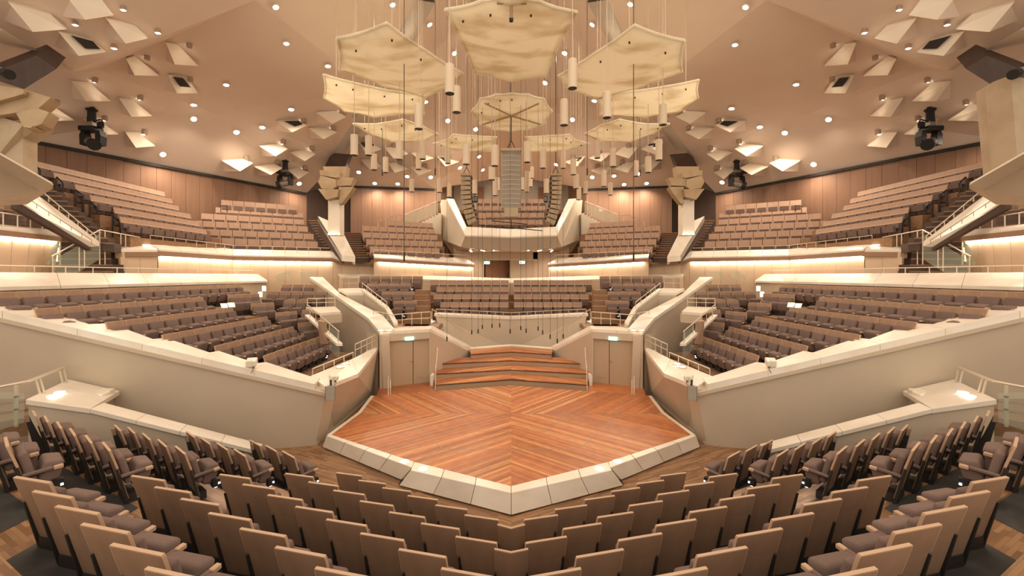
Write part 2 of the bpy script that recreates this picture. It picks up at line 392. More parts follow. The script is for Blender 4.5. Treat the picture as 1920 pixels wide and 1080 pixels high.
for S in (1, -1):
    si, sb = stage_in, stage_back
    left_mid = lerp(si[2], si[3], (ymid-si[2].y)/(si[3].y-si[2].y))
    front = [V(0, si[0].y, ST), si[1], si[2], left_mid, V(0, ymid, ST)]
    back = [V(0, ymid, ST), left_mid, si[3], si[4], Pz(706, 741, ST), sb[0], V(0, sb[1].y, ST)]
    planks(stage, front, math.radians(40), .088, ST)
    planks(stage, back, math.radians(-49), .095, ST)
    MB().prism([p+V(0, 0, -.05) for p in (V(0, si[0].y, ST), si[1], si[2], si[3], si[4], sb[0], V(0, sb[1].y, ST))], (0, 0, -.34)).build('platform_body', M['riser'], stage)
    # lift joints
    for l in ([(733, 744), (760, 762), (758, 776), (830, 842), (958.5, 842)], [(848, 772), (893, 809), (958.5, 809)], [(683, 776), (958.5, 776)], [(830, 842), (780, 864)]):
        for (u0, v0), (u1, v1) in zip(l, l[1:]):
            a, b = Pz(u0, v0, ST), Pz(u1, v1, ST); w = (b-a).cross(V(0, 0, 1)).normalized()*.012
            MB().prism([a-w+V(0, 0, .003), b-w+V(0, 0, .003), b+w+V(0, 0, .003), a+w+V(0, 0, .003)], (0, 0, -.012)).build('joint', M['seam'], stage)
    # marble edge: sloping blocks with a flat top
    def edge(inner, top, foot, n):
        for k in range(n):
            t0, t1 = k/n+.002, (k+1)/n-.002
            a, b = [lerp(*inner, t) for t in (t0, t1)], [lerp(*top, t) for t in (t0, t1)]; c = [lerp(*foot, t) for t in (t0, t1)]
            dn = V(0, 0, -.36)
            vs = [a[0], b[0], c[0], a[0]+dn, a[1], b[1], c[1], a[1]+dn]
            MB().add(vs, [(0, 1, 2, 3), (7, 6, 5, 4), (0, 4, 5, 1), (1, 5, 6, 2), (2, 6, 7, 3), (3, 7, 4, 0)]).build('edge_slab', M['marble'], stage, bevel=.008, seg=1)
    zf = .03
    edge((V(0, si[0].y, ST), si[1]), (V(0, Pz(958.5, 924, ST).y, ST), Pz(770, 881.5, ST)), (V(0, Pz(958.5, 966, zf).y, zf), Pz(748, 910, zf)), 3)
    edge((si[1], si[2]), (Pz(773, 876.7, ST), Pz(611.7, 816.7, ST)), (Pz(752, 900, zf), Pz(604, 838, zf)), 4)
    for a, b, n in ((si[2], si[3], 4), (si[3], si[4], 3)):
        o = V(-.13, 0, 0)
        edge((a+V(-.0, 0, 0), b), (a+o, b+o), (a+o*1.3+V(0, 0, -ST+.03), b+o*1.3+V(0, 0, -ST+.03)), n)
    MB().prism([V(0, Pz(958.5, 966, 0).y, 0), Pz(748, 910, 0), Pz(752, 901, 0), Pz(604, 838, 0), si[2]+V(0, 0, -ST), V(0, si[0].y, 0)], (0, 0, .035)).build('plinth', M['black'], stage)
    # round uplights let into the marble
    for u, v in ((759, 864.5), (793.5, 878.5)):
        c = Pz(u, v, ST+.004); MB().lathe(c, [(.095, -.01), (.095, .004)], 16).build('floor_light', M['white_led' if 0 else 'strip'], stage)
    # stepped platforms behind
    zs = [.62, .83, 1.06, 1.28]; fr = [(815, 733, 958.5, 722), (818, 712, 958.5, 704), (819, 699, 958.5, 687), (883, 672, 958.5, 670)]
    yl = [sb[0].y, 0, 0, 0]; xl = [-3.0, -3.25, -3.4, -2.0]
    yf = [(16.85, 17.72), (17.8, 18.6), (18.65, 19.5), (19.75, 20.45), (20.9, 21.9)]
    for k in range(4):
        (a0, a1), (b0, b1) = yf[k], yf[k+1]
        xa = xl[k]; x2 = (818-CX)/F*b0 if k < 3 else -2.05
        if k == 3: xa = (883-CX)/F*a0
        top = [V(0, a1, zs[k]), V(xa, a0, zs[k]), V(x2, b0, zs[k]), V(0, b1, zs[k])]
        planks(stage, top, math.radians(35), .2, zs[k], 'step_plank')
        MB().prism([V(0, a1+.02, zs[k]-.045), V(xa, a0+.02, zs[k]-.045), V(x2, b0+.3, zs[k]-.045), V(0, b1+.3, zs[k]-.045)], (0, 0, -(zs[k]-.08))).build('riser', M['riser'], stage)
        MB().prism([V(0, a1-.012, zs[k]-.035), V(xa, a0-.012, zs[k]-.035), V(xa, a0+.02, zs[k]-.035), V(0, a1+.02, zs[k]-.035)], (0, 0, -.02)).build('shadow_joint', M['black'], stage)
    MB().box(Pz(811, 716, .55)+V(-.03, .2, 0), .12, .5, .55).build('cheek_block', M['marble'], stage)
# ------------------------------------------------------------ parapets, walls and ledges around the stage (built for the left, mirrored for the right)
for S in (1, -1):
    sd = side(); nm = 'wall_'+sd
    # --- low wall beside the near block
    wl = struct(nm+'_low'); cp = struct('trim_1')
    A, B, C = V(-6.3, 10.63, .54), V(-9.43, 9.6, 1.92), V(-10.3, 9.1, 2.27)
    o = V(-.12, .36, 0)
    MB().prism([V(A.x, A.y, 0), A-V(0, 0, .06), B-V(0, 0, .06), V(B.x, B.y, 0)], o).build('wall_body', M['plaster'], wl)
    MB().prism([V(B.x, B.y, 0), B-V(0, 0, .06), C-V(0, 0, .06), V(C.x, C.y, 0)], V(-.9, 1.5, 0)).build('wall_body', M['plaster'], wl)
    slabs(cp, [A+V(.1, -.06, 0), B+V(0, -.05, 0)], [A+o*1.15, B+o*1.15], .09, .95)
    L = [C+V(0, -.05, 0), B+V(0, -.05, 0), V(-10.1, 11.0, 1.93), V(-11.1, 10.7, 2.3)]
    MB().prism(L, (0, 0, -.1)).build('slab', M['marble'], cp)
    for u, v in ((97.5, 743.5), (111, 736.7)):
        c = on_plane(u, v, L[0], L[1], L[3]); MB().lathe(c+V(0, 0, .0), [(.10, -.02), (.10, .025)], 18).build('floor_light', M['strip'], cp)
    # --- big sloping parapet wall of the side block
    bw = struct(nm+'_parapet'); cp2 = struct('trim_2')
    R0 = P(610, 724, 12.2); R1 = P(0, 581, 10.35); R2 = R1+(R1-R0)*.45
    B0 = V(-5.66, 12.32, 0); B1 = V(-12.5, 10.75, 0); B2 = V(-15.5, 10.05, 0)
    MB().prism([R0-V(0, 0, .22), R1-V(0, 0, .22), B1, B0], (.1, .5, 0)).build('wall_body', M['plaster'], bw)
    MB().prism([R1-V(0, 0, .22), R2-V(0, 0, .22), B2, B1], (.1, .5, 0)).build('wall_body', M['plaster'], bw)
    hn = V(-(R1-R0).y, (R1-R0).x, 0).normalized(); hn = -hn if hn.y < 0 else hn
    cpl = lambda u, v: on_plane(u, v, R0, R1, R0+hn)
    fo = -hn*.05
    saw = [(-150, 530, -80, 545), (-80, 545, 0, 565), (0, 565, 36.7, 576.7), (80, 576.7, 166.7, 607.7), (206.7, 606, 286.7, 635.7), (310, 633.3, 393.3, 661), (410, 657.7, 456.7, 673), (500, 679, 580, 705)]
    saw = [(-60, 520, 36.7, 576.7), (80, 576.7, 166.7, 607.7), (206.7, 606, 286.7, 635.7), (310, 633.3, 393.3, 661), (410, 657.7, 480, 681), (500, 679, 580, 705)]
    for i, (u0, v0, u1, v1) in enumerate(saw):
        a, b = cpl(u0, v0), cpl(u1, v1)
        def rim(p): t = (p-R0).dot((R1-R0).normalized()); return R0+(R1-R0).normalized()*t+fo
        nxt = cpl(saw[i+1][0], saw[i+1][1]) if i+1 < len(saw) else cpl(600, 708)
        ra, rb = rim(a), rim(nxt)
        MB().prism([ra, lerp(ra, rb, .994), lerp(a, nxt, .994) if False else nxt+(a-nxt)*.006, b, a], (0, 0, -.24)).build('slab', M['marble'], cp2)
    MB().prism([R0+fo*1.6-V(0, 0, .17), R1+fo*1.6-V(0, 0, .17), R1+V(0, .1, -.17), R0+V(0, .1, -.17)], (0, 0, -.1)).build('rim_moulding', M['plaster'], cp2)
    # --- wall that runs back along the stage
    sw = struct(nm+'_stage')
    T1, T2 = P(672, 700, 13.6), P(710, 652, 17.4)
    Bk = V(-5.72, 17.6, 0)
    I0, I1, I2 = P(582, 705, 13.2), P(660, 673, 15.0), P(706, 650, 17.5)
    MB().prism([R0-V(0, 0, .1), T1-V(0, 0, .1), lerp(B0, Bk, .25), B0], (-.5, .1, 0)).build('wall_body', M['plaster'], sw)
    MB().prism([T1-V(0, 0, .1), T2-V(0, 0, .1), Bk, lerp(B0, Bk, .25)], (-.5, .1, 0)).build('wall_body', M['plaster'], sw)
    slabs(cp2, [R0+fo, T1, T2], [I0, I1, I2], .12, 1.2)
    MB().prism([B0+V(.02, 0, 0), Bk+V(.02, 0, 0), Bk+V(.05, 0, 0), B0+V(.05, 0, 0)], (0, 0, .1)).build('baseboard_'+sd, M['plaster'], sw)
    # --- side block floor tiers
    tiers = struct('floor_side_block')
    for k in range(6):
        x = -7.4-1.05*k; z = 1.5+.41*k; y0 = 12.9-.45*k; y1 = (18.6, 18.2, 18.6, 18.6, 19.5, 23)[k]
        MB().prism([V(x+.55, y0, z), V(x-.5, y0-.4, z), V(x-.5, y1+(.6 if k < 5 else 0), z), V(x+.55, y1, z)], (0, 0, -.6)).build('floor_tier', M['step'], tiers)
    MB().prism([V(-6.8, 13.1, 1.44), V(-6.8, 17.5, 1.44), V(-5.9, 17.2, 1.44), V(-5.6, 13, 1.44)], (0, 0, -.2)).build('floor_tier', M['step'], tiers)
    # far tiers that face the hall
    for k in range(5):
        z = 1.9+.44*k; y = 18.7+.95*k
        MB().prism([V(-8.2-.55*k, y, z), V(-12.6, y, z), V(-12.6, y+1.0, z), V(-8.2-.55*k, y+1.0, z)], (0, 0, -.6)).build('floor_tier', M['step'], tiers)
    # --- terrace ledge behind the side block
    lw = struct(nm+'_terrace'); cp3 = struct('trim_3')
    f = [V(-13.7, 3, 4.6), V(-13.7, 11.4, 4.6), V(-13.7, 24, 4.62)]; b = [V(-14.9, 3, 5.0), V(-14.9, 12.4, 5.0), V(-14.9, 25.1, 5.0)]
    slabs(cp3, f, b, .1, 1.5)
    MB().prism([f[0]-V(.1, 0, .1), f[2]-V(.1, 0, .1), V(-13.8, 24, 2.5), V(-13.8, 3, 2.5)], (-.2, 0, 0)).build('wall_body', M['plaster'], lw)
    MB().prism([f[2]+V(-.1, 0, -.1), b[2]+V(0, 0, -.1), V(-14.9, 25.1, 2.5), V(-13.8, 24, 2.5)], (-.15, -.1, 0)).build('wall_body', M['plaster'], lw)
    MB().prism([V(-14.8, 4, 4.6), V(-14.8, 31, 4.6), V(-22, 31, 4.6), V(-24, 4, 4.6)], (0, 0, -.3)).build('floor_terrace', M['step'], struct('floor_terrace'))
    rail_along('long pale handrail on the white terrace ledge, %s of hall' % sd, [b[0], b[1], V(-14.9, 18, 5.0), b[2]+V(0, -.6, 0)], .2, 6, .02)
    # --- diagonal stair wall with broad white coping
    dw = struct(nm+'_diagonal'); cp4 = struct('trim_4')
    oL = [P(580.6, 519.4, 23.5), P(631, 555, 20.6), P(690, 596, 18.2), P(712, 622, 17.0)]
    oR = [P(605, 519.4, 23.6), P(637, 541, 21.2), P(717.5, 593, 18.0), P(740, 617, 17.2)]
    oR[2].z = oL[2].z+.12; oR[1].z = oL[1].z+.1
    slabs(cp4, oL, oR, .14, 1.0)
    for i in range(3): MB().prism([oL[i]+V(.05, 0, -.14), oL[i+1]+V(.05, 0, -.14), V(oL[i+1].x+.15, oL[i+1].y, 0), V(oL[i].x+.15, oL[i].y, 0)], (.3, .1, 0)).build('wall_body', M['plaster'], dw)
    # --- wall with the stage door and its coping
    aw = struct('wall_%s_door' % sd)
    D0 = P(712, 622, 17.0); D1 = P(806.7, 616.7, 17.9); D2 = P(881.7, 655.5, 21.0)
    E0 = P(738, 607, 18.2); E1 = P(812, 606.5, 18.7); E2 = P(887, 651.5, 21.3)
    E0.z = D0.z+.03; E1.z = D1.z+.03
    slabs(cp4, [D0, D1, D2], [E0, E1, E2], .12, 1.0)
    dn = V(0, 0, -.12); zf = .40
    w0, w1 = (D0.x, D0.y), (D1.x, D1.y)
    dl, dr = VP(728, 640, w0, w1), VP(805, 636, w0, w1)
    wn = V(-(w1[1]-w0[1]), w1[0]-w0[0], 0).normalized()*.35
    flat = lambda p, z: V(p.x, p.y, z)
    top = max(dl.z, dr.z)
    MB().prism([D0+dn, dl*1+V(0, 0, D0.z-.12-dl.z), flat(dl, 0), flat(D0, 0)], wn).build('wall_body', M['plaster'], aw)
    MB().prism([flat(dl, D0.z-.12), flat(dr, D1.z-.12), flat(dr, top), flat(dl, top)], wn).build('wall_body', M['plaster'], aw)
    MB().prism([flat(dr, D1.z-.12), D1+dn, flat(D1, 0), flat(dr, 0)], wn).build('wall_body', M['plaster'], aw)
    D1b = V(-3.05, 18.7, 0)
    MB().prism([D1+dn, D2+dn, V(D2.x, D2.y, .4), V(D1.x, D1.y, .4)], (-.3, .2, 0)).build('wall_body', M['plaster'], aw)
    MB().prism([D0+dn+V(-.1, .1, 0), flat(D0, 0)+V(-.1, .1, 0), Bk+V(-.1, 0, 0), V(Bk.x-.1, Bk.y, D0.z-.12)], (-.2, .2, 0)).build('wall_body', M['plaster'], aw)
    # door
    dr_ = struct('door_1')
    bk = wn*.45; mid = lerp(dl, dr, .62)
    for a, b2 in ((lerp(dl, mid, .01), lerp(dl, mid, .985)), (lerp(mid, dr, .015), lerp(mid, dr, .98))):
        MB().prism([flat(a, zf)+bk, flat(b2, zf)+bk, flat(b2, top-.05)+bk, flat(a, top-.05)+bk], wn*.12).build('door_leaf', M['door'], dr_)
    for a, b2 in ((dl, lerp(dl, dr, .02)), (lerp(dl, dr, .98), dr)):
        MB().prism([flat(a, zf)+bk*.5, flat(b2, zf)+bk*.5, flat(b2, top)+bk*.5, flat(a, top)+bk*.5], wn*.3).build('door_frame', M['door'], dr_)
    MB().prism([flat(dl, top-.05)+bk*.5, flat(dr, top-.05)+bk*.5, flat(dr, top)+bk*.5, flat(dl, top)+bk*.5], wn*.3).build('door_frame', M['door'], dr_)
    MB().prism([flat(dl, zf)+wn, flat(dr, zf)+wn, flat(dr, top)+wn, flat(dl, top)+wn], wn*.1).build('door_backing', M['dark'], dr_)
    hp = flat(lerp(dl, dr, .60), zf+.95)+bk
    MB().tube([hp, hp-wn*.2, hp-wn*.2+(dl-dr).normalized()*.12], .014).build('door_handle', M['greymetal'], dr_)
    vp = flat(lerp(dl, dr, .8), zf+.32)+bk
    MB().box(vp-wn*.03, .26, .02, .16, rz=math.atan2(w1[1]-w0[1], w1[0]-w0[0])).build('vent_plate', M['door'], dr_)
    ex = thing('exit_light', 'greenish glowing exit lamp above the %s stage door' % sd, 'exit light')
    ep = lerp(dl, dr, .5); ep = flat(ep, top+.06)
    MB().box(ep-wn*.12, .34, .07, .13, rz=math.atan2(w1[1]-w0[1], w1[0]-w0[0])).build('lamp_body', M['exit'], ex)
    MB().box(ep-wn*.02+V(0, 0, .08), .38, .1, .03, rz=math.atan2(w1[1]-w0[1], w1[0]-w0[0])).build('housing', M['white'], ex)
    # floor in front of the door, slightly lower boards with a toothed stage edge
    MB().prism([Pz(706, 741, .4), Pz(815, 734, .4), V(-3.0, 18.2, .4), V(-5.4, 17.5, .4)], (0, 0, -.1)).build('floor_landing', M['plank'], froot)
    # --- retaining wall behind the stage, with coping
    cw = struct('wall_back_stage_'+sd); cp5 = struct('trim_5')
    c0, c1 = V(-3.85, 21.6, 2.97), V(0, 23.0, 2.66)
    MB().prism([c0-V(0, 0, .1), c1-V(0, 0, .1), V(0, 22.7, 1.0), V(-3.0, 20.9, 1.0)], (0, .35, 0)).build('wall_body', M['plaster'], cw)
    slabs(cp5, [c0+V(-.05, -.05, 0), c1+V(0, -.05, 0)], [c0+V(-.1, .75, .02), c1+V(0, .75, .02)], .12, 1.0)
    MB().prism([V(-2.1, 20.95, 1.3), V(0, 21.95, 1.3), V(0, 22.1, 1.36), V(-2.1, 21.1, 1.36)], (0, 0, -.1)).build('slab', M['marble'], cp5)
    # side stair between the centre block and its left neighbour
    st = struct('floor_stair')
    for k in range(7):
        MB().prism([V(-5.1-.04*k, 20.0+.62*k, 2.55+.26*k), V(-3.9-.12*k, 20.0+.62*k, 2.55+.26*k), V(-3.9-.12*k, 20.7+.62*k, 2.55+.26*k), V(-5.1-.04*k, 20.7+.62*k, 2.55+.26*k)], (0, 0, -.4)).build('stair_step', M['step'], st)
    # tiers of centre block and neighbour
    ct = struct('floor_centre')
    for k in range(4):
        z = 2.42+.42*k; y = 24.8+1.0*k
        MB().prism([V(0, y-.55, z), V(-4.3-.35*k, y-.55, z), V(-4.3-.35*k, y+.6, z), V(0, y+.6, z)], (0, 0, -.6)).build('floor_tier', M['step'], ct)
        z = 2.68+.42*k; y = 21.7+1.1*k
        MB().prism([V(-5.0, y-.6, z), V(-6.6-1.1*k, y-.6, z), V(-6.9-1.1*k, y+.7, z), V(-5.0, y+.7, z)], (0, 0, -.6)).build('floor_tier', M['step'], ct)
    MB().prism([V(0, 23.4, 2.4), V(-4.2, 22.1, 2.4), V(-4.2, 24.6, 2.4), V(0, 24.6, 2.4)], (0, 0, -.2)).build('floor_tier', M['step'], ct)
    MB().prism([V(-3.4, 18.2, 2.55), V(-5.3, 17.5, 2.55), V(-6.6, 21.2, 2.55), V(-3.4, 21.2, 2.55)], (0, 0, -.2)).build('floor_tier', M['step'], ct)
    # --- thin wall of the side stairwell beside the diagonal coping
    tw = struct(nm+'_stairwell'); cp6 = struct('trim_6')
    t0, t1, t2 = P(676, 541, 20.8), P(722, 577, 18.9), P(738, 606, 18.0)
    q0, q1, q2 = P(683, 541, 20.9), P(729, 575, 19.0), P(746, 604, 18.1)
    slabs(cp6, [t0, t1, t2], [q0, q1, q2], .1, 1.0)
    for a, b2 in ((t0, t1), (t1, t2)): MB().prism([a-V(-.03, 0, .1), b2-V(-.03, 0, .1), V(b2.x, b2.y, 2.4), V(a.x, a.y, 2.4)], (.15, .05, 0)).build('wall_body', M['plaster'], tw)
    pl = [P(634, 541, 21.2), P(676, 540, 21.2), P(683, 549, 20.6), P(649, 549, 20.6)]
    MB().prism(pl, (0, 0, -.12)).build('slab', M['marble'], cp6)
    MB().prism([pl[3]-V(0, 0, .12), pl[2]-V(0, 0, .12), V(pl[2].x, pl[2].y, 2.2), V(pl[3].x, pl[3].y, 2.2)], (0, .2, 0)).build('wall_body', M['plaster'], tw)
    # --- parapet behind the centre blocks
    pb = struct('wall_back_parapet_'+sd); cp7 = struct('trim_7')
    g0, g1 = P(637, 517, 27.5), P(958.5, 529.5, 30.2); h0, h1 = P(632, 511, 28.2), P(958.5, 522, 31.0)
    slabs(cp7, [g0, g1], [h0, h1], .1, 1.4)
    MB().prism([g0-V(0, -.03, .1), g1-V(0, -.03, .1), V(0, 30.2, 3.2), V(g0.x, g0.y, 3.2)], (0, .25, 0)).build('wall_body', M['panel'], pb)
    MB().prism([g0-V(-.03, 0, .1), h0-V(-.03, 0, .1), V(h0.x, h0.y+1.5, 3.2), V(g0.x, g0.y, 3.2)], (.2, 0, 0)).build('wall_body', M['panel'], pb)
    # --- small white landing with railing at the end of the far rows
    ld = struct('floor_side_landing')
    la = PL([(573, 576, 18.3), (601, 588, 17.2), (639, 584, 17.4), (628, 574.5, 18.4)]); zl = 3.5
    la = [uz(573, 576, 3.5), uz(600, 587, 3.42), uz(639, 584, 3.42), uz(628, 574.5, 3.5)]
    MB().prism(la, (0, 0, -.1)).build('slab', M['marble'], ld)
    MB().prism([la[1]-V(0, 0, .1), la[2]-V(0, 0, .1), V(la[2].x, la[2].y, la[2].z-.45), V(la[1].x, la[1].y, la[1].z-.45)], (0, .15, 0)).build('landing_body', M['plaster'], ld)
    rail_along('small pale railing round the white landing by the %s diagonal wall' % sd, [la[0]+V(.05, .05, 0), la[3]], .38, 3, .018, True)
    sa, sb_ = P(576, 571, 18.0), P(636, 622, 15.6)
    railing('sloping handrail with glass down the far edge of the %s side block' % sd, [sa, sb_], [(lerp(sa, sb_, t)-V(0, 0, .42), lerp(sa, sb_, t)) for t in (.1, .3, .5, .72, .97)], .02, (), [[sb_-V(0, 0, 1.0), lerp(sa, sb_, .72)-V(0, 0, 1.0), lerp(sa, sb_, .72)-V(0, 0, .1), sb_-V(0, 0, .1)]])
    MB().prism([sa+V(-.1, 0, -.42), sb_+V(-.1, 0, -.42), sb_+V(.12, 0, -.42), sa+V(.12, 0, -.42)], (0, 0, -.1)).build('slab', M['marble'], cp6)
    # rail on the stage-side ledge
    r0, r1, r2 = P(586, 700, 13.1), P(662, 668, 15.0), P(707, 645, 17.3)
    for q in (r0, r1, r2): q.z -= .03
    rail_along('pale handrail on the white ledge above the %s side of the stage' % sd, [r0, r1], .17, 4, .018)
    rail_along('two-bar railing at the rear end of the %s stage ledge' % sd, [r1+V(0, .2, 0), r2], .42, 4, .018, True)
    # railings around the stage-door coping and the stairs
    k0, k1, k2 = E0+V(-.05, .1, 0), P(808, 606, 18.6), P(876, 650, 20.8)
    rail_along('two-bar landing railing above the %s stage door' % sd, [P(700, 605, 18.3), E0+V(-.1, .2, .02), k1], .5, 4, .018, True)
    rail_along('sloping railing beside the %s steps down to the stage risers' % sd, [k1+V(.05, 0, 0), P(874, 649, 20.9)], .62, 6, .018)
    rail_along('pale rail along the front of the centre block, %s half' % sd, [c0+V(.0, .35, .02), c1+V(0, .35, .02)], .2, 9, .016)
    rail_along('sloping rail on the thin white stairwell wall, %s side' % sd, [t0+V(.08, 0, .02), t1+V(.08, 0, 0)], .25, 5, .016)
    rail_along('short upper landing railing behind the %s diagonal wall' % sd, [P(637, 540, 21.3), P(672, 540, 21.3)], .5, 2, .016, True)
    rail_along('short stair railing with glass left standing on the %s terrace end' % sd, [P(517, 529, 23.2), P(537, 521, 24.3), P(545, 521, 24.5)], .42, 2, .016, False, True)
    rail_along('pale corner railing beside the top of the %s diagonal wall' % sd, [P(562, 521, 24.0), P(588, 520, 24.6)], .32, 2, .016, False, True)
# ------------------------------------------------------------ upper balconies, back walls, gallery, pillars
def stair_step(a, b, dep, root):
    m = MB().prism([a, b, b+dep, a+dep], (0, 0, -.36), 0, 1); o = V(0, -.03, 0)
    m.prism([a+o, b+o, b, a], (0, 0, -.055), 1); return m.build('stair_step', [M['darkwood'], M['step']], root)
def nrm2(a, b, toward_back=True):
    n = V(-(b-a).y, (b-a).x, 0).normalized(); return n
FAR = {'m': None}
def stuff_chair(m, p, fx, w=.56, head=.40):    # plain distant seat: wooden back, cushion, tipped seat
    fx = fx.normalized(); ex = V(fx.y, -fx.x, 0); up = V(0, 0, 1)
    def bx(y0, y1, z0, z1, ww, mi, lean=0):
        q = []
        for z in (z0, z1):
            yy = -lean*(z-z0)
            q += [p+ex*(-ww/2)+fx*(y0+yy)+up*z, p+ex*(ww/2)+fx*(y0+yy)+up*z, p+ex*(ww/2)+fx*(y1+yy)+up*z, p+ex*(-ww/2)+fx*(y1+yy)+up*z]
        m.add(q, [(0, 1, 2, 3), (4, 5, 6, 7), (0, 1, 5, 4), (1, 2, 6, 5), (2, 3, 7, 6), (3, 0, 4, 7)], mi)
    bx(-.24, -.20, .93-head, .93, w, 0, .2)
    bx(-.215, -.185, .93-head-.02, .93-head+.03, w, 2, .2)  # pale strip paints the light caught on the headrest's lower edge
    bx(-.20, -.16, .15, .93-head, w-.06, 1, .1)
    bx(-.14, -.06, .42, .93-head-.03, w-.08, 1, .15)
    bx(.02, .14, .25, .52, w-.1, 1, -.1)
def row_of(m, a, b, facing, pitch=.62, head=.40):
    n = max(1, int((b-a).length/pitch)); d = (b-a).normalized()
    for i in range(n): stuff_chair(m, a+d*(i+.5)*pitch, facing, pitch-.03, head)
farm = {}
WALLA, WALLB = P(43, 260, 21.2), P(575, 362, 35)
def wall_x(y): return WALLA.x+(WALLB.x-WALLA.x)*(y-WALLA.y)/(WALLB.y-WALLA.y)
for S in (1, -1):
    sd = side()
    seats = farm[S] = MB()
    # --- brown panelled side wall, built panel by panel
    w = struct('wall_'+sd)
    A, B = WALLA, WALLB; A2 = A+(A-B).normalized()*14
    panels(w, [A2, A], [V(A2.x, A2.y, 5), V(A.x, A.y, 5)], 2.2, (-1, .4, 0), .1, 'brownwall')
    panels(w, [A, B], [V(A.x, A.y, 5), V(B.x, B.y, 5)], .78, (-1, .4, 0), .1, 'brownwall')
    MB().prism([A+V(.15, 0, -.16), B+V(.1, -.1, -.16), B+V(.1, -.1, 0), A+V(.15, 0, 0)], (-.2, .1, 0)).build('shadow_gap', M['dark'], w)
    wb = struct('wall_back_'+sd)
    K0, K1 = P(657, 348, 38), P(815, 354, 39); K2 = V(-6.0, 44, 14.6)
    panels(wb, [K0, K1], [V(K0.x, K0.y, 5), V(K1.x, K1.y, 5)], .9, (0, .1, 0), .1, 'brownwall')
    MB().prism([K0+V(0, -.05, -.2), K1+V(0, -.05, -.2), K1+V(0, -.05, 0), K0+V(0, -.05, 0)], (0, .1, 0)).build('shadow_gap', M['dark'], wb)
    MB().prism([B, V(B.x+.8, 39.5, B.z+1.8), V(B.x+.8, 39.5, 5), V(B.x, B.y, 5)], (-.1, 0, 0)).build('dark_recess_panel', M['darkwood'], wb)
    MB().prism([V(B.x+.8, 38.6, 16), V(K0.x, 38.3, 16), V(K0.x, 38.3, 5), V(B.x+.8, 38.6, 5)], (0, .1, 0)).build('dark_recess_panel', M['darkwood'], wb)
    MB().prism([K1, K2, V(K2.x, K2.y, 8), V(K1.x, K1.y, 8)], (.1, 0, 0)).build('recess_panel', M['greymetal'] if 0 else M['band'], wb)
    MB().prism([K2+V(0, 0, 2), V(0, 44, 17), V(0, 44, 7), V(K2.x, K2.y, 7)], (0, .1, 0)).build('recess_panel', M['fin'], wb)
    MB().prism([P(893, 351, 43.8), P(907, 351, 43.8), P(907, 378, 43.8), P(893, 378, 43.8)], (0, -.06, 0)).build('recess_door', M['doorwood'], wb)
    # --- upper balcony parapet
    O = PL([(297, 467, 19.2), (437, 478, 24.6), (623, 482, 27.4), (636, 487, 27.7), (699, 492, 28.6)])
    I = PL([(272, 448, 19.9), (437, 467, 25.0), (620, 471, 28.0), (643, 478, 28.3), (700, 484, 29.2)])
    cp = struct('trim_8'); bw = struct('wall_%s_balcony' % sd)
    slabs(cp, O, I, .08, 1.3)
    ins = [V(-.22, .25, 0), V(-.25, .3, 0), V(-.1, .35, 0), V(0, .35, 0), V(0, .35, 0)]
    for i in range(4): MB().prism([O[i]-V(0, 0, .08), O[i+1]-V(0, 0, .08), O[i+1]-V(0, 0, .3), O[i]-V(0, 0, .3)], ins[i]).build('fascia', M['band'], cp)
    T = [o+q-V(0, 0, .3) for o, q in zip(O, ins)]
    panels(bw, T, [V(t.x, t.y, 3.2) for t in T], .95, (0, .12, 0))
    for i in range(2):
        a, b = T[i]+V(.1, -.1, -.05), T[i+1]+V(.1, -.1, -.05)
        lamp_dots(a, lerp(a, b, .985), cp)
    rail_along('thin pale rail along the %s upper balcony front' % sd, [lerp(o, i, .6)+V(0, 0, .02) for o, i in zip(O, I)][:3], .33, 8, .018)
    ea = [O[4], I[4]]
    MB().prism([O[4]-V(0, 0, .08), I[4]+V(0, .8, -.08), V(I[4].x+.1, I[4].y+.8, 4.5), V(O[4].x+.2, O[4].y, 4.5)], (.08, 0, 0)).build('end_panel', M['panel'], bw)
    # pier at the balcony's near end
    pr = struct('wall_%s_pier' % sd)
    pt = PL([(203, 460, 18.6), (223, 468, 17.6), (296, 468, 18.9), (285, 458, 19.6), (262, 453, 19.9)])
    MB().prism(pt, (0, 0, -.1)).build('slab', M['marble'], cp)
    MB().prism([pt[1]-V(0, 0, .1), pt[2]-V(0, 0, .1), pt[2]-V(0, 0, .3), pt[1]-V(0, 0, .3)], (0, .15, 0)).build('fascia', M['band'], cp)
    b1, b2, b0 = V(pt[1].x+.0, pt[1].y+.12, 4.5), V(pt[2].x-.1, pt[2].y+.1, 4.5), V(pt[0].x+.2, pt[0].y, 4.5)
    panels(pr, [pt[1]+V(0, .1, -.28), pt[2]+V(-.1, .1, -.28)], [b1, b2], .8, (0, .12, 0))
    MB().prism([pt[0]-V(0, 0, .1), pt[1]+V(0, .05, -.1), b1, b0], (.1, .1, 0)).build('end_panel', M['panel'], pr)
    for u, v in ((266, 459.5), (276, 460)):
        c = on_plane(u, v, pt[1], pt[2], pt[3]); MB().lathe(c, [(.16, -.02), (.16, .02)], 12).build('floor_light', M['strip'], cp)
    # --- seat tiers and seats of the upper balcony
    ut = struct('floor_upper_tiers')
    for j in range(6):
        x = -16.9-.8*j; zt = 7.5+.5*j; y0 = -x*(1/.905, 1/.92, 1/.975, 1/1.01, 1/1.06, 1/1.115)[j]; y1 = 24.6+.3*j
        while wall_x(y1) > x-.5 and y1 > y0+1: y1 -= .3
        zf = zt-.93
        MB().prism([V(x+.5, y0-.3, zf), V(x-.5, y0-.3, zf), V(x-.5, y1+.3, zf), V(x+.5, y1+.3, zf)], (0, 0, -.9)).build('floor_tier', M['step'], ut)
        row_of(seats, V(x, y0, zf), V(x, y1, zf), V(1, -.05, 0), .66, .25)
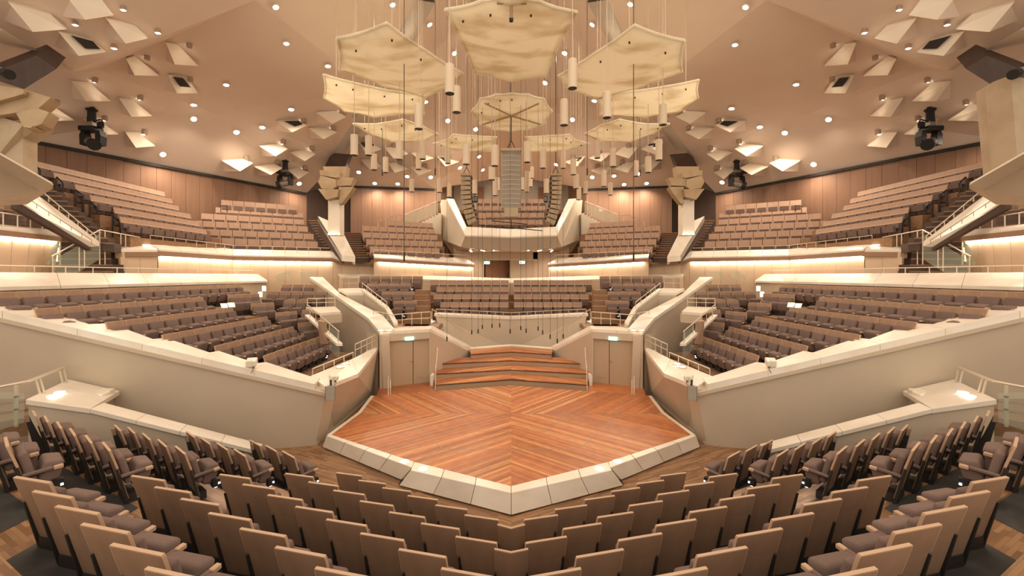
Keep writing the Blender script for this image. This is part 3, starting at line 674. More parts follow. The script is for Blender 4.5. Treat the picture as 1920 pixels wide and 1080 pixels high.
    d2 = (O[2]-O[1]); d2.z = 0; d2.normalize(); f2 = V(d2.y, -d2.x, 0)
    for j in range(6):
        zt = 7.16+.575*j; e = V(-12.3-.65*j, 28.2+.68*j, 0); L = (7.0, 7.6, 7.0, 6.3, 5.4, 5.0)[j]
        if j == 5: e = V(-15.2, 31.2, 0)
        a = e-d2*L; zf = zt-.93
        a.z = e.z = zf
        if wall_x(a.y) > a.x-.4: a = a+d2*1.2
        MB().prism([a-f2*.45, e-f2*.45, e+f2*.4, a+f2*.4], (0, 0, -.9)).build('floor_tier', M['step'], ut)
        row_of(seats, a, e, f2, .66, .57)
    # --- centre upper block
    O2 = PL([(701, 482, 27.5), (890, 494, 31.0)]); I2 = PL([(700, 476, 28.0), (872, 484, 32.0)])
    slabs(cp, O2, I2, .08, 1.3)
    MB().prism([O2[0]-V(0, 0, .08), O2[1]-V(0, 0, .08), O2[1]-V(0, 0, .28), O2[0]-V(0, 0, .28)], (-.1, .3, 0)).build('fascia', M['band'], cp)
    T2 = [o+V(-.1, .3, -.28) for o in O2]
    panels(bw, T2, [V(t.x, t.y, 4.2) for t in T2], .95, (0, .12, 0))
    a, b = T2[0]+V(.1, -.1, -.05), T2[1]+V(0, -.1, -.05)
    lamp_dots(lerp(a, b, .03), b, cp)
    rail_along('thin pale rail along the %s rear balcony front' % sd, [lerp(O2[0], I2[0], .7), lerp(O2[1], I2[1], .7)], .33, 7, .018)
    d3 = (O2[1]-O2[0]); d3.z = 0; d3.normalize(); f3 = V(d3.y, -d3.x, 0)
    for j in range(5):
        zt = 6.87+.56*j
        a = P((694, 687, 681, 680, 680)[j], 460, 28.4+.8*j); e = P((840, 839, 831, 826, 826)[j], 460, 30.6+.9*j); a.z = e.z = zt-.93
        if j == 4: a = lerp(a, e, .3)
        dd = (e-a).normalized(); ff = V(dd.y, -dd.x, 0)
        MB().prism([a-ff*.5, e-ff*.5, e+ff*(.2 if j == 0 else .4), a+ff*(.2 if j == 0 else .4)], (0, 0, -.3 if j == 0 else -.9)).build('floor_tier', M['step'], ut)
        row_of(seats, a, e, ff, .6, .53)
    # --- sloping white beam that carries the pillar, and stairs on both sides
    pb = struct('wall_%s_pillar_beam' % sd)
    q = PL([(596, 405, 27.8), (637, 423, 27.4), (666, 481, 26.6), (641, 479, 26.7)])
    MB().prism(q, (0, 0, -.35)).build('beam_top', M['marble'], pb)
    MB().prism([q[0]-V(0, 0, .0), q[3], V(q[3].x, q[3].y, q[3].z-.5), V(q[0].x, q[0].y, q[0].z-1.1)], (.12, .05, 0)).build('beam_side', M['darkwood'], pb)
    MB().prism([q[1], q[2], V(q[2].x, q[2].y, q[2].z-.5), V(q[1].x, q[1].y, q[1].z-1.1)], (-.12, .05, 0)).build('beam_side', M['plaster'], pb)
    sr = struct('floor_upper_stair')
    for k in range(12):
        t = k/11
        a, b = lerp(P(612, 470, 28.2), P(578, 413, 31), t), lerp(P(652, 470, 28.0), P(600, 413, 31), t)
        stair_step(a, b, V(0, .6, 0), sr)
        a, b = lerp(P(664, 482, 27.6), P(646, 436, 31), t), lerp(P(692, 482, 28.4), P(672, 436, 31.5), t)
        stair_step(a, b, V(0, .6, 0), sr)
    # --- white stair to the gallery
    gs = struct('wall_%s_gallery_stair' % sd)
    for k in range(9):
        t = k/9; a = lerp(P(773, 425, 33.5), P(827, 396, 35.5), t); b = lerp(P(773, 425, 33.5), P(827, 396, 35.5), t+1/9)
        MB().prism([a, V(b.x, b.y, a.z), V(b.x, b.y, 7.0), V(a.x, a.y, 7.0)], (0, 1.1, 0)).build('stair_block', M['white'], gs)
    rb = [P(709, 424, 33.2), P(738, 410, 33.3), P(758, 410, 33.4), P(820, 384, 35.3)]
    railing('pale stair railing with glass, climbing to the %s side of the gallery' % sd, [p+V(0, 0, .3) for p in rb],
            [(lerp(rb[i], rb[i+1], t)-V(0, 0, .75), lerp(rb[i], rb[i+1], t)+V(0, 0, .3)) for i in range(3) for t in ((0, .5) if i < 2 else (0, .2, .4, .6, .8, 1))], .03, (), [[rb[2]-V(0, 0, .7), rb[3]-V(0, 0, .7), rb[3]+V(0, 0, .2), rb[2]+V(0, 0, .2)]])
    # --- gallery above the rear door
    ga = struct('wall_gallery_'+sd); cg = struct('trim_9')
    gA, gB = P(872, 440, 29), P(958.5, 443.5, 29.6); gA2, gB2 = P(875, 425, 29.4), P(958.5, 429.5, 30.0)
    wA, wB, wC = P(837, 372, 36), P(851, 373, 36), P(825, 375, 37.5)
    slabs(cg, [gA, gB], [gA2, gB2], .1, 1.2)
    MB().prism([gA, gA2, wB, wA], (0, 0, -.12)).build('slab', M['marble'], cg)
    MB().prism([gA-V(0, 0, .1), gB-V(0, 0, .1), P(958.5, 471, 30.2), P(892, 466, 29.8)], (0, .3, .1)).build('front_panel', M['plaster'], ga)
    lw = [P(864, 463, 29.8), P(831, 450, 35.5)]
    MB().prism([gA-V(0, 0, .1), wA-V(0, 0, .1), wC, lw[1], lw[0]], (.12, .05, 0)).build('wing_panel', M['plaster'], ga)
    MB().prism([gA-V(0, 0, .1), lw[0], P(892, 466, 29.8)], (.05, .2, 0)).build('wing_panel', M['plaster'], ga)
    MB().prism([wC, wC+V(.1, 6, 0), V(lw[1].x, lw[1].y+6, lw[1].z), lw[1]], (.1, 0, 0)).build('wing_panel', M['plaster'], ga)
    MB().prism([P(892, 466, 29.8), P(958.5, 471, 30.2), V(0, 35, 6.8), V(-4.9, 35, 6.8), lw[1]*1.0], (0, 0, .15)).build('soffit', M['panel'], ga)
    gt = struct('floor_gallery')
    gseat = seats
    for j in range(4):
        y = 30.9+1.0*j; z = 4.9+(517-(411, 398, 385, 372)[j])/800*y-.93
        hw = 2.35+.15*j
        MB().prism([V(0, y-.55, z), V(-hw-.3, y-.55, z), V(-hw-.3, y+.5, z), V(0, y+.5, z)], (0, 0, -1.2)).build('floor_tier', M['step'], gt)
        row_of(seats, V(-hw, y, z), V(0, y, z), V(0, -1, 0), .58, .40)
    MB().prism([V(0, 34.4, 10.2), V(-4.9, 34.4, 10.2), V(-4.9, 44, 10.2), V(0, 44, 10.2)], (0, 0, -.3)).build('floor_tier', M['step'], gt)
    # --- wall with the rear door under the gallery
    rw = struct('wall_rear_'+sd)
    panels(rw, [V(-4.6, 34, 7.1), V(-2.1, 34, 7.1)], [V(-4.6, 34, 4), V(-2.1, 34, 4)], .9, (0, .12, 0))
    MB().prism([V(-2.1, 34, 7.1), V(0, 34, 7.1), V(0, 34, 6.18), V(-2.1, 34, 6.18)], (0, .12, 0)).build('panel', M['panel'], rw)
    MB().prism([V(-2.14, 33.95, 6.22), V(0, 33.95, 6.22), V(0, 33.95, 6.13), V(-2.14, 33.95, 6.13)], (0, .2, 0)).build('lintel', M['white'], rw)
    MB().prism([V(-5, 28.5, 4.0), V(0, 31, 4.0), V(0, 35, 4.0), V(-5, 35, 4.0)], (0, 0, -.2)).build('floor_landing', M['step'], rw)
    # soffit downlights
    for u, v in ((882, 464.5), (884, 461), (907.5, 463.7), (903, 467), (926, 469)):
        pass
    # --- left stair region: lower stair, upper stair, sloping white beam
    for k in range(6):
        t = k/5; a, b = lerp(P(70, 508, 16.8), P(112, 452, 18.6), t), lerp(P(212, 508, 16.9), P(206, 452, 18.6), t)
        stair_step(a, b, V(0, .5, 0), sr)
    for k in range(11):
        t = k/10; a, b = lerp(P(172, 452, 17.0), P(70, 356, 18.0), t), lerp(P(214, 456, 17.1), P(106, 358, 18.1), t)
        stair_step(a, b, V(-.25, .6, 0), sr)
    sb = struct('wall_%s_stair_beam' % sd)
    s0, s1, s2, s3 = PL([(66, 362, 15.2), (186, 453, 16.8), (160, 455, 16.4), (20, 366, 14.0)])
    MB().prism([s0, s1, s2, s3], (0, 0, -.18)).build('beam_top', M['marble'], sb)
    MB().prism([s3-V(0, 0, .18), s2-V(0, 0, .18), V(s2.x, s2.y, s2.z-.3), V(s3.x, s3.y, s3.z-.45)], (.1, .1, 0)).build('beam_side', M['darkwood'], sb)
    rail_along('pale handrail on the sloping white stair beam, %s side' % sd, [P(72, 362, 15.3), P(180, 450, 16.75)], .16, 6, .02)
    rail_along('lower thin handrail on the outer face of the %s stair beam' % sd, [P(45, 374, 14.2), P(172, 456, 16.5)], .12, 6, .012, m='greymetal')
    # lower box with light strip
    lb = struct('wall_%s_box' % sd)
    c0, c1 = P(-60, 420, 12), P(115, 441, 16.4)
    MB().prism([c0, c1, c1+V(-.3, .5, .2), c0+V(-.6, .1, .15)], (0, 0, -.06)).build('slab', M['marble'], cp)
    MB().prism([c0-V(0, 0, .06), c1-V(0, 0, .06), c1-V(0, 0, .24), c0-V(0, 0, .24)], (-.2, .2, 0)).build('fascia', M['band'], cp)
    t0, t1 = c0+V(-.22, .22, -.24), c1+V(-.3, .2, -.24)
    panels(lb, [t0, t1], [V(t0.x, t0.y, 4.5), V(t1.x-.25, t1.y, 4.5)], .9, (-.1, .1, 0))
    lamp_dots(t0+V(.1, -.1, -.05), lerp(t0, t1, .97)+V(.1, -.1, -.05), cp)
    rail_along('pale balcony railing on the lit box at the %s edge' % sd, [c0+V(-.2, .2, .1), P(100, 432, 16.2)], .38, 6, .022)
    # big slanting front of the nearer balcony, cut by the picture's edge
    nb = struct('wall_%s_near_balcony' % sd)
    n0, n1, n2, n3 = P(-150, 205, 9.0), P(97, 345, 12), P(45, 377, 12.8), P(-150, 382, 9.6)
    MB().prism([n0, n1, n2, n3], (-.6, .6, 0)).build('front_panel', M['plaster'], nb)
    MB().prism([n0, n1, n1+V(-.5, .5, .05), n0+V(-.5, .5, .05)], (0, 0, .05)).build('slab', M['marble'], nb)
    # stair railings with glass beside the lower stair
    for (a, b, c) in (((10, 482, 14.6), (112, 430, 16.5), (122, 431, 16.8)), ((97, 481, 15.4), (187, 431, 17.0), (262, 445, 18.9))):
        pa, pb_, pc = P(*a), P(*b), P(*c)
        dz = V(0, 0, 1.15)
        railing('pale stair handrail with glass, %s lower stair, %s flight side' % (sd, 'outer' if a[0] == 10 else 'inner'), [pa, pb_, pc],
                [(lerp(pa, pb_, t)-dz, lerp(pa, pb_, t)) for t in (.02, .55, .66)]+[(pb_-dz*1.2, pb_), (lerp(pb_, pc, .12)-dz*1.2, lerp(pb_, pc, .12))]+([(lerp(pb_, pc, t)-dz*.45, lerp(pb_, pc, t)) for t in (.5, .62, .98)] if a[0] != 10 else []), .024, (),
                [[pa-dz, pb_-dz, pb_-V(0, 0, .15), pa-V(0, 0, .15)]])
    # glowing step lamps
    for u, v, D in ((106, 470, 17.3), (103, 484, 16.9), (95, 497, 16.5), (495, 541, 22.5), (488, 552, 21.8)):
        g = thing('step_lamp', 'small warm step lamp glowing beside the %s stair, %s' % (sd, {106: 'upper of three', 103: 'middle of three', 95: 'lowest of three', 495: 'upper of two below the terrace end', 488: 'lower of two below the terrace end'}[u]), 'lamp')
        MB().box(P(u, v, D), .16, .06, .22).build('lamp_glow', M['yellow'], g)
        MB().box(P(u, v, D)+V(-.02, .05, 0), .22, .05, .28).build('lamp_frame', M['white'], g)
    # black aisle rails
    for i, (u0, v0, u1, v1, vb) in enumerate([(61, 307, 75, 317, 332), (105, 332, 118, 342, 378), (141, 356, 155, 365, 402), (168, 379, 182, 388, 428), (211, 406, 225, 414, 452)]):
        D = 18.2+.1*i
        railing('black hooped aisle rail, %s from the top, %s upper stair' % (_o1[i], sd), [P(u0, vb, D), P(u0, v0+2, D), P(u0+1.5, v0, D), P(u1-1.5, v1-.5, D+.3), P(u1, v1+2, D+.3), P(u1, vb, D+.3)], (), .03, (), None, 'black', None)
    railing('black hooped rail at the top row end, %s upper balcony' % sd, [P(414, 397, 28), P(414, 386.5, 28), P(425.5, 385, 28.4), P(425.5, 397, 28.4)], (), .03, (), None, 'black')
    # --- pillar with board capital
    pl = thing('pillar', 'cream pillar with angular board capital left of the rear block' if S == 1 else 'cream pillar with angular board capital right of the rear block', 'pillar', None, 'structure')
    MB().prism([P(615, 374, 26.0), P(637, 374, 26.0), P(637, 441, 26.0), P(615, 441, 26.0)], (0, .72, 0)).build('shaft', M['white'], pl, bevel=.02, seg=1)
    for i, bd in enumerate(([(596, 354), (635, 355), (632, 369), (613, 374), (611, 374)], [(635, 350), (662.5, 350.5), (654, 364), (634, 369)], [(654, 364.5), (637, 368), (634, 382), (640, 382)],
               [(601, 329), (629, 336), (630, 350), (623, 355), (602.5, 353), (596, 341)], [(629, 333), (664, 333), (657.5, 347.5), (630, 349)], [(599, 319), (607, 319.5), (636, 322.5), (636, 332.5), (629, 333.5), (600, 328)])):
        D = (25.6, 25.9, 25.8, 25.7, 25.9, 25.8)[i]
        MB().prism([P(u, v, D+(u-630)*.004) for u, v in bd], (0, .5, .0)).build('board', M['capital'], pl)
    MB().prism([P(606, 312, 26.3), P(650, 312, 26.3), P(638, 376, 26.1), P(614, 376, 26.1)], (0, .6, 0)).build('core', M['capital'], pl)
    for u in (617, 626, 635):
        c = P(u, 439, 25.85); MB().lathe(c, [(.07, -.03), (.07, .05)], 8).build('base_light', M['strip'], pl)
# pillars near the frame's edge differ: boards on the left, bare concrete on the right
S = 1
pl = thing('pillar', 'near pillar with plywood board capital at the left edge of the hall', 'pillar', None, 'structure')
for bd, D in (([(-40, 155), (48, 168), (95, 183), (70, 205), (-40, 222)], 13.2), ([(70, 203), (92, 210), (78, 232), (57, 240), (43, 236), (30, 212)], 13.0), ([(43, 234), (62, 236), (57, 240), (44, 238)], 12.9), ([(-40, 160), (0, 160), (45, 168), (44, 176), (-40, 200)], 13.0)):
    MB().prism([P(u, v, D) for u, v in bd], (-.2, .5, 0)).build('board', M['capital'], pl)
MB().prism([P(-40, 205, 13.4), P(44, 233, 13.4), P(78, 233, 13.6), P(47, 256, 13.6), P(43, 258, 13.6), P(43, 335, 13.6), P(-40, 335, 13.4)], (-.2, .6, 0)).build('shaft', M['conc'], pl)
S = -1
pl = thing('pillar', 'bare concrete pillar at the right edge of the hall', 'pillar', None, 'structure')
mu = lambda u: 1917-u
MB().prism([P(mu(1863), 153, 13.6), P(mu(1895), 141, 13.0), P(mu(1910), 335, 13.0), P(mu(1879), 335, 13.6)], (-.3, .8, 0)).build('shaft', M['conc'], pl)
MB().prism([P(mu(1895), 141, 13.0), P(mu(1960), 155, 13.2), P(mu(1975), 335, 13.2), P(mu(1910), 335, 13.0)], (-.1, .8, 0)).build('shaft_side', M['conc'], pl)
for S in (1, -1):
    # dark opening in the near ceiling with a floodlight in it
    MB().prism(PL([(-25, 140, 14.2), (68, 104, 14.6), (106, 129, 14.9), (45, 167, 14.6), (-25, 145, 14.2)]), (-.3, .6, .7)).build('ceiling_opening', M['darkwood'], croot)
    f = thing('flood_lamp', 'dark floodlight poking out of the ceiling opening at the %s edge' % side(), 'stage light')
    MB().tube([P(-16, 127, 12.8), P(14, 138, 12.8)], .12, 10).build('lamp_body', M['greymetal'], f)
    MB().tube([P(10, 137, 12.8), P(18, 140, 12.75)], .15, 10).build('front_ring', M['black'], f)
    MB().tube([P(0, 120, 12.9), P(-2, 132, 12.8)], .03).build('bracket', M['black'], f)
S = 1
# rear door: dark leaf standing open on the left, light wooden leaf on the right
d2 = struct('door_2')
def dq(u0, u1, v0, v1, D): return PL([(u0, v0, D), (u1, v0, D), (u1, v1, D), (u0, v1, D)])
MB().prism([V(-2.05, 34.0, 6.15), V(-.2, 34.9, 6.15), V(-.2, 34.9, 4), V(-2.05, 34.0, 4)], (0, .06, 0)).build('door_leaf', M['doorwood'], d2)
MB().prism([V(-2.1, 36, 6.2), V(0, 36, 6.2), V(0, 36, 4), V(-2.1, 36, 4)], (0, .06, 0)).build('dark_lobby', M['darkwood'], d2)
MB().prism([V(-2.1, 34, 6.2), V(-2.1, 36, 6.2), V(-2.1, 36, 4), V(-2.1, 34, 4)], (-.06, 0, 0)).build('dark_lobby', M['darkwood'], d2)
MB().prism([V(-.12, 34.05, 6.15), V(1.75, 34.05, 6.15), V(1.75, 34.05, 4), V(-.12, 34.05, 4)], (0, .06, 0)).build('door_leaf', M['panel'], d2)
MB().prism([V(-.15, 34.0, 6.15), V(-.1, 34.0, 6.15), V(-.1, 34.0, 4), V(-.15, 34.0, 4)], (0, .1, 0)).build('door_frame', M['band'], d2)
MB().prism([V(1.75, 34.0, 7.1), V(2.1, 34.0, 7.1), V(2.1, 34.0, 4), V(1.75, 34.0, 4)], (0, .1, 0)).build('door_frame', M['panel'], d2)
MB().box(V(-.3, 34.7, 5.0), .05, .05, .25).build('door_handle', M['black'], d2)
for u, v, l in ((913, 492.5, 'green exit sign over the dark open rear door leaf'), (979, 492, 'green exit sign over the light wooden rear door leaf')):
    e = thing('exit_sign', l, 'exit sign')
    MB().box(P(u, v, 33.6), .42, .06, .2).build('sign_face', M['exit'], e); MB().box(P(u, v, 33.66), .46, .08, .24).build('sign_case', M['white'], e)
    MB().tube([P(u, v, 33.66), P(u, v-6, 33.66)], .015).build('hanger', M['white'], e)
    MB().box(P(u-2.5, v, 33.56), .12, .02, .1).build('arrow', M['white'], e)
# hatch wall between the two gallery halves: small boxes on the rear gallery
# ------------------------------------------------------------ chairs
def chair_meshes():
    out = {}
    m = MB()
    def shell(y0, z0, y1, z1, w0, w1, t=.03):
        a = [V(-w0/2, y0, z0), V(w0/2, y0, z0), V(w1/2, y1, z1), V(-w1/2, y1, z1)]
        m.prism(a, V(0, t, .006))
    shell(-.10, .07, -.235, .62, .47, .51); shell(-.235, .62, -.32, .915, .58, .58)
    m.prism([V(-.29, -.32, .915), V(.29, -.32, .915), V(.29, -.325, .93), V(-.29, -.325, .93)], V(0, .032, .006), 1)
    for x in (-.29, .29):
        m.prism([V(x, -.235, .62), V(x, -.205, .626), V(x, -.29, .921), V(x, -.32, .915)], V(math.copysign(.006, x), 0, 0), 1)
    out['backrest'] = m.mesh('backrest', [M['shell'], M['edge']])
    m = MB(); m.box(V(0, -.125, .555), .50, .10, .48, rx=math.radians(14)); out['back_cushion'] = m.mesh('back_cushion', M['fabric'], bevel=.035, seg=3, smooth=True)
    m = MB(); m.box(V(0, .10, .41), .48, .22, .36, rx=math.radians(-12)); out['seat'] = m.mesh('seat', M['fabric'], bevel=.05, seg=3, smooth=True)
    m = MB(); m.box(V(.285, -.03, .49), .055, .30, .05, rx=math.radians(4)); out['armrest'] = m.mesh('armrest', M['fabric'], bevel=.012, seg=1)
    m = MB(); m.box(V(.285, .17, .495), .06, .10, .055, rx=math.radians(4)); out['armrest_tip'] = m.mesh('armrest_tip', M['edge'], bevel=.01, seg=1)
    m = MB()
    for x in (-.285, .262):
        m.prism([V(x, -.07, .0), V(x, -.11, .0), V(x, -.247, .60), V(x, -.21, .60)], V(.023, 0, 0))
    m.box(V(0, -.05, .07), .46, .16, .14); m.prism([V(.262, -.16, .42), V(.262, .08, .47), V(.262, .08, .50), V(.262, -.18, .50)], V(.023, 0, 0))
    out['side_frame'] = m.mesh('side_frame', M['dark'])
    m = MB(); m.box(V(.27, .16, .25), .10, .12, .14); out['light_box'] = m.mesh('light_box', M['black'])
    m = MB(); m.lathe(V(.27, .16, .165), [(.03, 0), (.03, .02)], 10); m.box(V(.322, .2, .24), .01, .028, .028); out['aisle_light'] = m.mesh('aisle_light', M['white_led'])
    return out
CM = {}
for S in (1, -1): CM[S] = chair_meshes()
def put_chair(pos, yaw, label, group, lamp=False, skip=(), fold=False):
    o = thing('theatre_chair', label, 'chair', group)
    o.location = (pos.x*S, pos.y, pos.z); o.rotation_euler = (0, 0, yaw*S)
    for k, me in CM[S].items():
        if k in skip or (k in ('light_box', 'aisle_light') and not lamp): continue
        c = bpy.data.objects.new(k, me); COL.objects.link(c); c.parent = o
        if fold and k == 'seat': c.location = (0, -.06, -.07)
        if fold and k.startswith('armrest'): c.location = (0, -.10, -.09)
    return o
def end_panel(pos, yaw, label):
    o = thing('row_panel', label, 'divider', 'dark end panels by the low walls')  # end panel closing a seat row
    m = MB(); ca, sa = math.cos(yaw), math.sin(yaw)
    T = lambda y, z, x: pos+V(-sa*y+ca*x, ca*y+sa*x, z)
    m.prism([T(.12, 0, .2), T(-.12, 0, .2), T(-.30, .93, .2), T(-.24, .93, .2), T(-.1, .5, .2)], V(ca*.035, sa*.035, 0)); m.build('panel_board', M['dark'], o)
    m = MB(); m.prism([T(-.28, .80, .195), T(-.30, .945, .195), T(-.245, .945, .195), T(-.22, .80, .195)], V(ca*.045, sa*.045, 0)); m.build('board_edge', M['band'], o)
    return o
rowsup = ['lowest row', 'second row up', 'third row up', 'fourth row up', 'fifth row up', 'topmost row']
rows = ['front row', 'second row', 'third row', 'fourth row', 'fifth row', 'sixth row']
for S in (1, -1):
    sd = side()
    for k in range(5):
        for i, (u, v) in enumerate(R_C[k]):
            yaw = -math.radians(14)
            put_chair(chair_spot(u, v, k, 14), yaw, 'brown-backed chair, %s from aisle, %s before stage, %s of centre' % (_o1[i], rows[k], sd), 'wooden backed chairs before the stage', i == 0, (), k < 4)
        for i, (u, v) in enumerate(R_S[k]):
            n = len(R_S[k])
            put_chair(chair_spot(u, v, k, 38), -math.radians(38), 'chair with raised grey seat, %s from low wall, %s, %s front block' % (_o1[i], rows[k], sd), 'chairs beside the low walls', i == n-1)
        if R_END[k]:
            u, v = R_END[k]; p = chair_spot(u, v, k, 38)
            end_panel(p, -math.radians(38), 'dark slim panel at the wall end of the %s, %s side block' % (rows[k], sd))
    # side block: rows run straight back, seats face the stage
    dat = [(13.15, 7), (12.5, 8), (11.9, 9), (11.35, 9), (10.6, 10), (10.5, 17)]
    for k, (y0, n) in enumerate(dat):
        for i in range(n):
            put_chair(V(-7.4-1.05*k-.02*i+.05, y0+.3+.61*i, 1.5+.41*k), -math.radians(86), 'grey chair, %s from sloping parapet, %s, %s side block' % (_o1[i], rowsup[k], sd), 'chairs of the side block', i == n-1)
    # short rows beyond the aisle
    for k, (cs, D) in {4: ([(437, 549), (453, 549), (469, 548)], 18.7), 3: ([(480, 567), (497, 567)], 19.0), 2: ([(526, 586), (541, 585)], 19.1), 1: ([(569, 605), (583, 603)], 18.5)}.items():
        for i, (u, v) in enumerate(cs):
            z = 1.5+.41*k; p = P(u+8, v, D+.42*i); yaw = -math.radians(132)
            put_chair(V(p.x, p.y, z), yaw, 'grey chair, %s beyond the aisle, %s, %s side block' % (_o1[i], rowsup[k], sd), 'chairs beyond the side block aisle', i == 0)
    for k, (u0, n, v, D, pw) in enumerate([(558, 1, 582, 19.4, 25), (524, 2, 563, 20.3, 24), (493, 5, 547, 21.3, 23), (521, 3, 534, 22.4, 21.5)]):
        for i in range(n):
            z = H-(v-CY)/F*D-.93; p = P(u0+pw*(i+.5), v, D)
            put_chair(V(p.x, p.y, z), math.radians(180-8), 'grey chair facing the hall, %s along, %s by %s diagonal wall' % (_o1[i], ['lowest row', 'second row', 'third row', 'top row'][k], sd), 'chairs by the diagonal walls', False)
    p = uz(598, 602, 2.9); o = thing('row_panel', 'upright brown wooden board closing the lowest row by the %s sloping handrail' % sd, 'seat panel')
    MB().prism(PL([(596, 602, 16.6), (611, 604, 16.5), (613, 645, 16.3), (600, 645, 16.5)]), (.02, .05, 0)).build('board_face', M['shell'], o)
    MB().prism(PL([(596, 600.5, 16.62), (611, 602.5, 16.52), (611, 604, 16.5), (596, 602, 16.6)]), (.02, .08, 0)).build('board_edge', M['edge'], o)
    # small block between stairwell and centre block
    for k, (u0, n, v, D, pw) in enumerate([(736, 2, 564, 21.7, 22), (714, 3, 546, 22.9, 20.5), (685, 4, 530, 24.0, 21), (672, 6, 521.5, 25.1, 20)]):
        for i in range(n):
            z = 2.68+.42*k; p = P(u0+pw*(i+.5), v, D)
            put_chair(V(p.x, p.y, z), math.radians(180+4), 'grey chair, %s along, %s of small %s block beside centre stair' % (_o1[i], rows[k], sd), 'chairs of the small rear blocks', i == n-1)
    # centre block, part of the joined distant seats
    for k in range(4):
        z = 2.42+.42*k; y = 24.8+1.0*k; nn = 7 if k < 1 else (8 if k < 3 else 9)
        for i in range(nn): stuff_chair(farm[S], V(-.42-.575*(i), y, z), V(.05, -1, 0), .55, .28)
    # seats inside the lit box at the frame's edge
    a_, b_ = P(-30, 400, 14.0), P(44, 400, 15.8); a_.z = b_.z = 6.62
    row_of(farm[S], a_, b_, V(1, -.75, 0), .62, .34)
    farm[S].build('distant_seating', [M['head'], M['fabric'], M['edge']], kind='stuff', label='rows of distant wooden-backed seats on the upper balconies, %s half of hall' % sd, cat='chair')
# bent panels where the rows meet on the centre line
for k in range(2):
    z = zrow(k)+CH_Z; u0, v0, v1 = ((932.5, 985.7, 992.7), (926.7, 1032, 1038.5))[k]
    a = uz(u0, v0, z); c = uz(958.5, v1, z); b = V(-a.x, a.y, a.z); S = 1
    o = thing('row_panel', 'bent brown wooden panel joining both halves of the %s at the centre line' % rows[k], 'seat panel')
    dn = V(0, .2, -.80)
    for p, q in ((a, c), (b, c)):
        MB().prism([p, q, q+dn, p+dn], (0, .03, 0)).build('panel_board', M['shell'], o)
        MB().prism([p, q, q+V(0, 0, .014), p+V(0, 0, .014)], (0, .032, 0)).build('board_edge', M['edge'], o)
        MB().prism([p+V(0, .03, -.30), lerp(p, q, .12)+V(0, .03, -.30), lerp(p, q, .12)+dn, p+dn], (0, -.03, 0)).build('dark_bar', M['dark'], o)
# ------------------------------------------------------------ ceiling fittings
S = 1
def mu(u): return 1917-u
def place(u):      # which mirrored half a pixel column belongs to, and the tree to shoot at
    return 1 if u <= CX else -1
def hitw(u, v):
    """ceiling point and normal in true world coordinates"""
    if u <= CX: r = hit(u, v, 1)
    else: r = hit(u, v, -1)
    return r
DL = [(514.5, 6.5), (536, 75), (614, 118), (423.5, 153.5), (362.5, 191.5), (545.5, 200.5), (361.5, 220), (491.5, 234.5), (442.5, 244.5), (304, 286.5), (560, 341.5),
      (734, 3), (803, 41), (851, 96), (1113, 41), (1184, 2), (1060, 96), (1023, 152), (797, 187), (839, 224), (1115, 185), (1074, 222), (891, 240), (897, 291), (861, 312), (904, 316),
      (673, 320), (764, 328), (807, 330), (703, 341), (746, 342), (1044, 306), (1111, 330), (1151, 327), (1170, 343), (1212, 341), (1197, 323),
      (1400.5, 6.5), (1379, 77.5), (1493.5, 153), (1372, 199), (1425, 234), (1472.5, 246), (1555, 221), (1527, 305.5), (1355, 339), (1869, 222)]
def spot(p, tgt, w, ang=2.2, blend=.9, r=.12, c=WARM):
    l = bpy.data.lights.new('lamp_light', 'SPOT'); l.energy = w; l.spot_size = ang; l.spot_blend = blend; l.shadow_soft_size = r; l.color = c
    o = bpy.data.objects.new('lamp_light', l); COL.objects.link(o); o.location = p
    o.rotation_euler = (Vector(tgt)-Vector(p)).to_track_quat('-Z', 'Y').to_euler(); return o
def ranks(items, u_of, band_of):     # place of each item, counted from the left within its band
    out = {}
    for b in set(band_of(t) for t in items):
        for i, t in enumerate(sorted((t for t in items if band_of(t) == b), key=u_of)): out[t] = (ordn(i), b)
    return out
DR = ranks(DL, lambda t: t[0], lambda t: 'highest in view' if t[1] < 100 else 'middle height' if t[1] < 250 else 'lowest, farthest back')
for i, (u, v) in enumerate(DL):
    r = hitw(u, v)
    if not r: print('downlight missed', u, v); continue
    p = r[0]+Vector((0, 0, -.02)); rad = min(max(4.3/F*p.y, .10), .16)
    o = thing('downlight', 'round ceiling downlight, %s from the left among those %s' % DR[(u, v)], 'ceiling light', 'ceiling downlights')
    nr = r[1] if r[1].z < 0 else -r[1]
    MB().disc(p+nr*.12, nr, [(rad, 0), (rad, .05)]).build('glowing_disc', M['downlight'], o)
    MB().disc(p+nr*.10, nr, [(rad*1.2, 0), (rad*1.2, .05)]).build('trim_ring', M['white'], o)
    spot(p+nr*.45, p+nr*.45+Vector((-p.x*.01, -.03*p.y*.1, -1)), DOWN_W, 3.05, 1.0, .15)
# downlights over the near seats, above the picture
for x, y in ((-12, 8), (-7.5, 4), (-3, 7), (3, 7), (7.5, 4), (12, 8), (-5, 11), (5, 11), (0, 12), (-15, 3), (15, 3)):
    z = ceil_z(x, y) if abs(x) < 14 else 15
    spot((x, y, z-.3), (x*.9, y, 0), DOWN_W, 2.5, .8, .2)
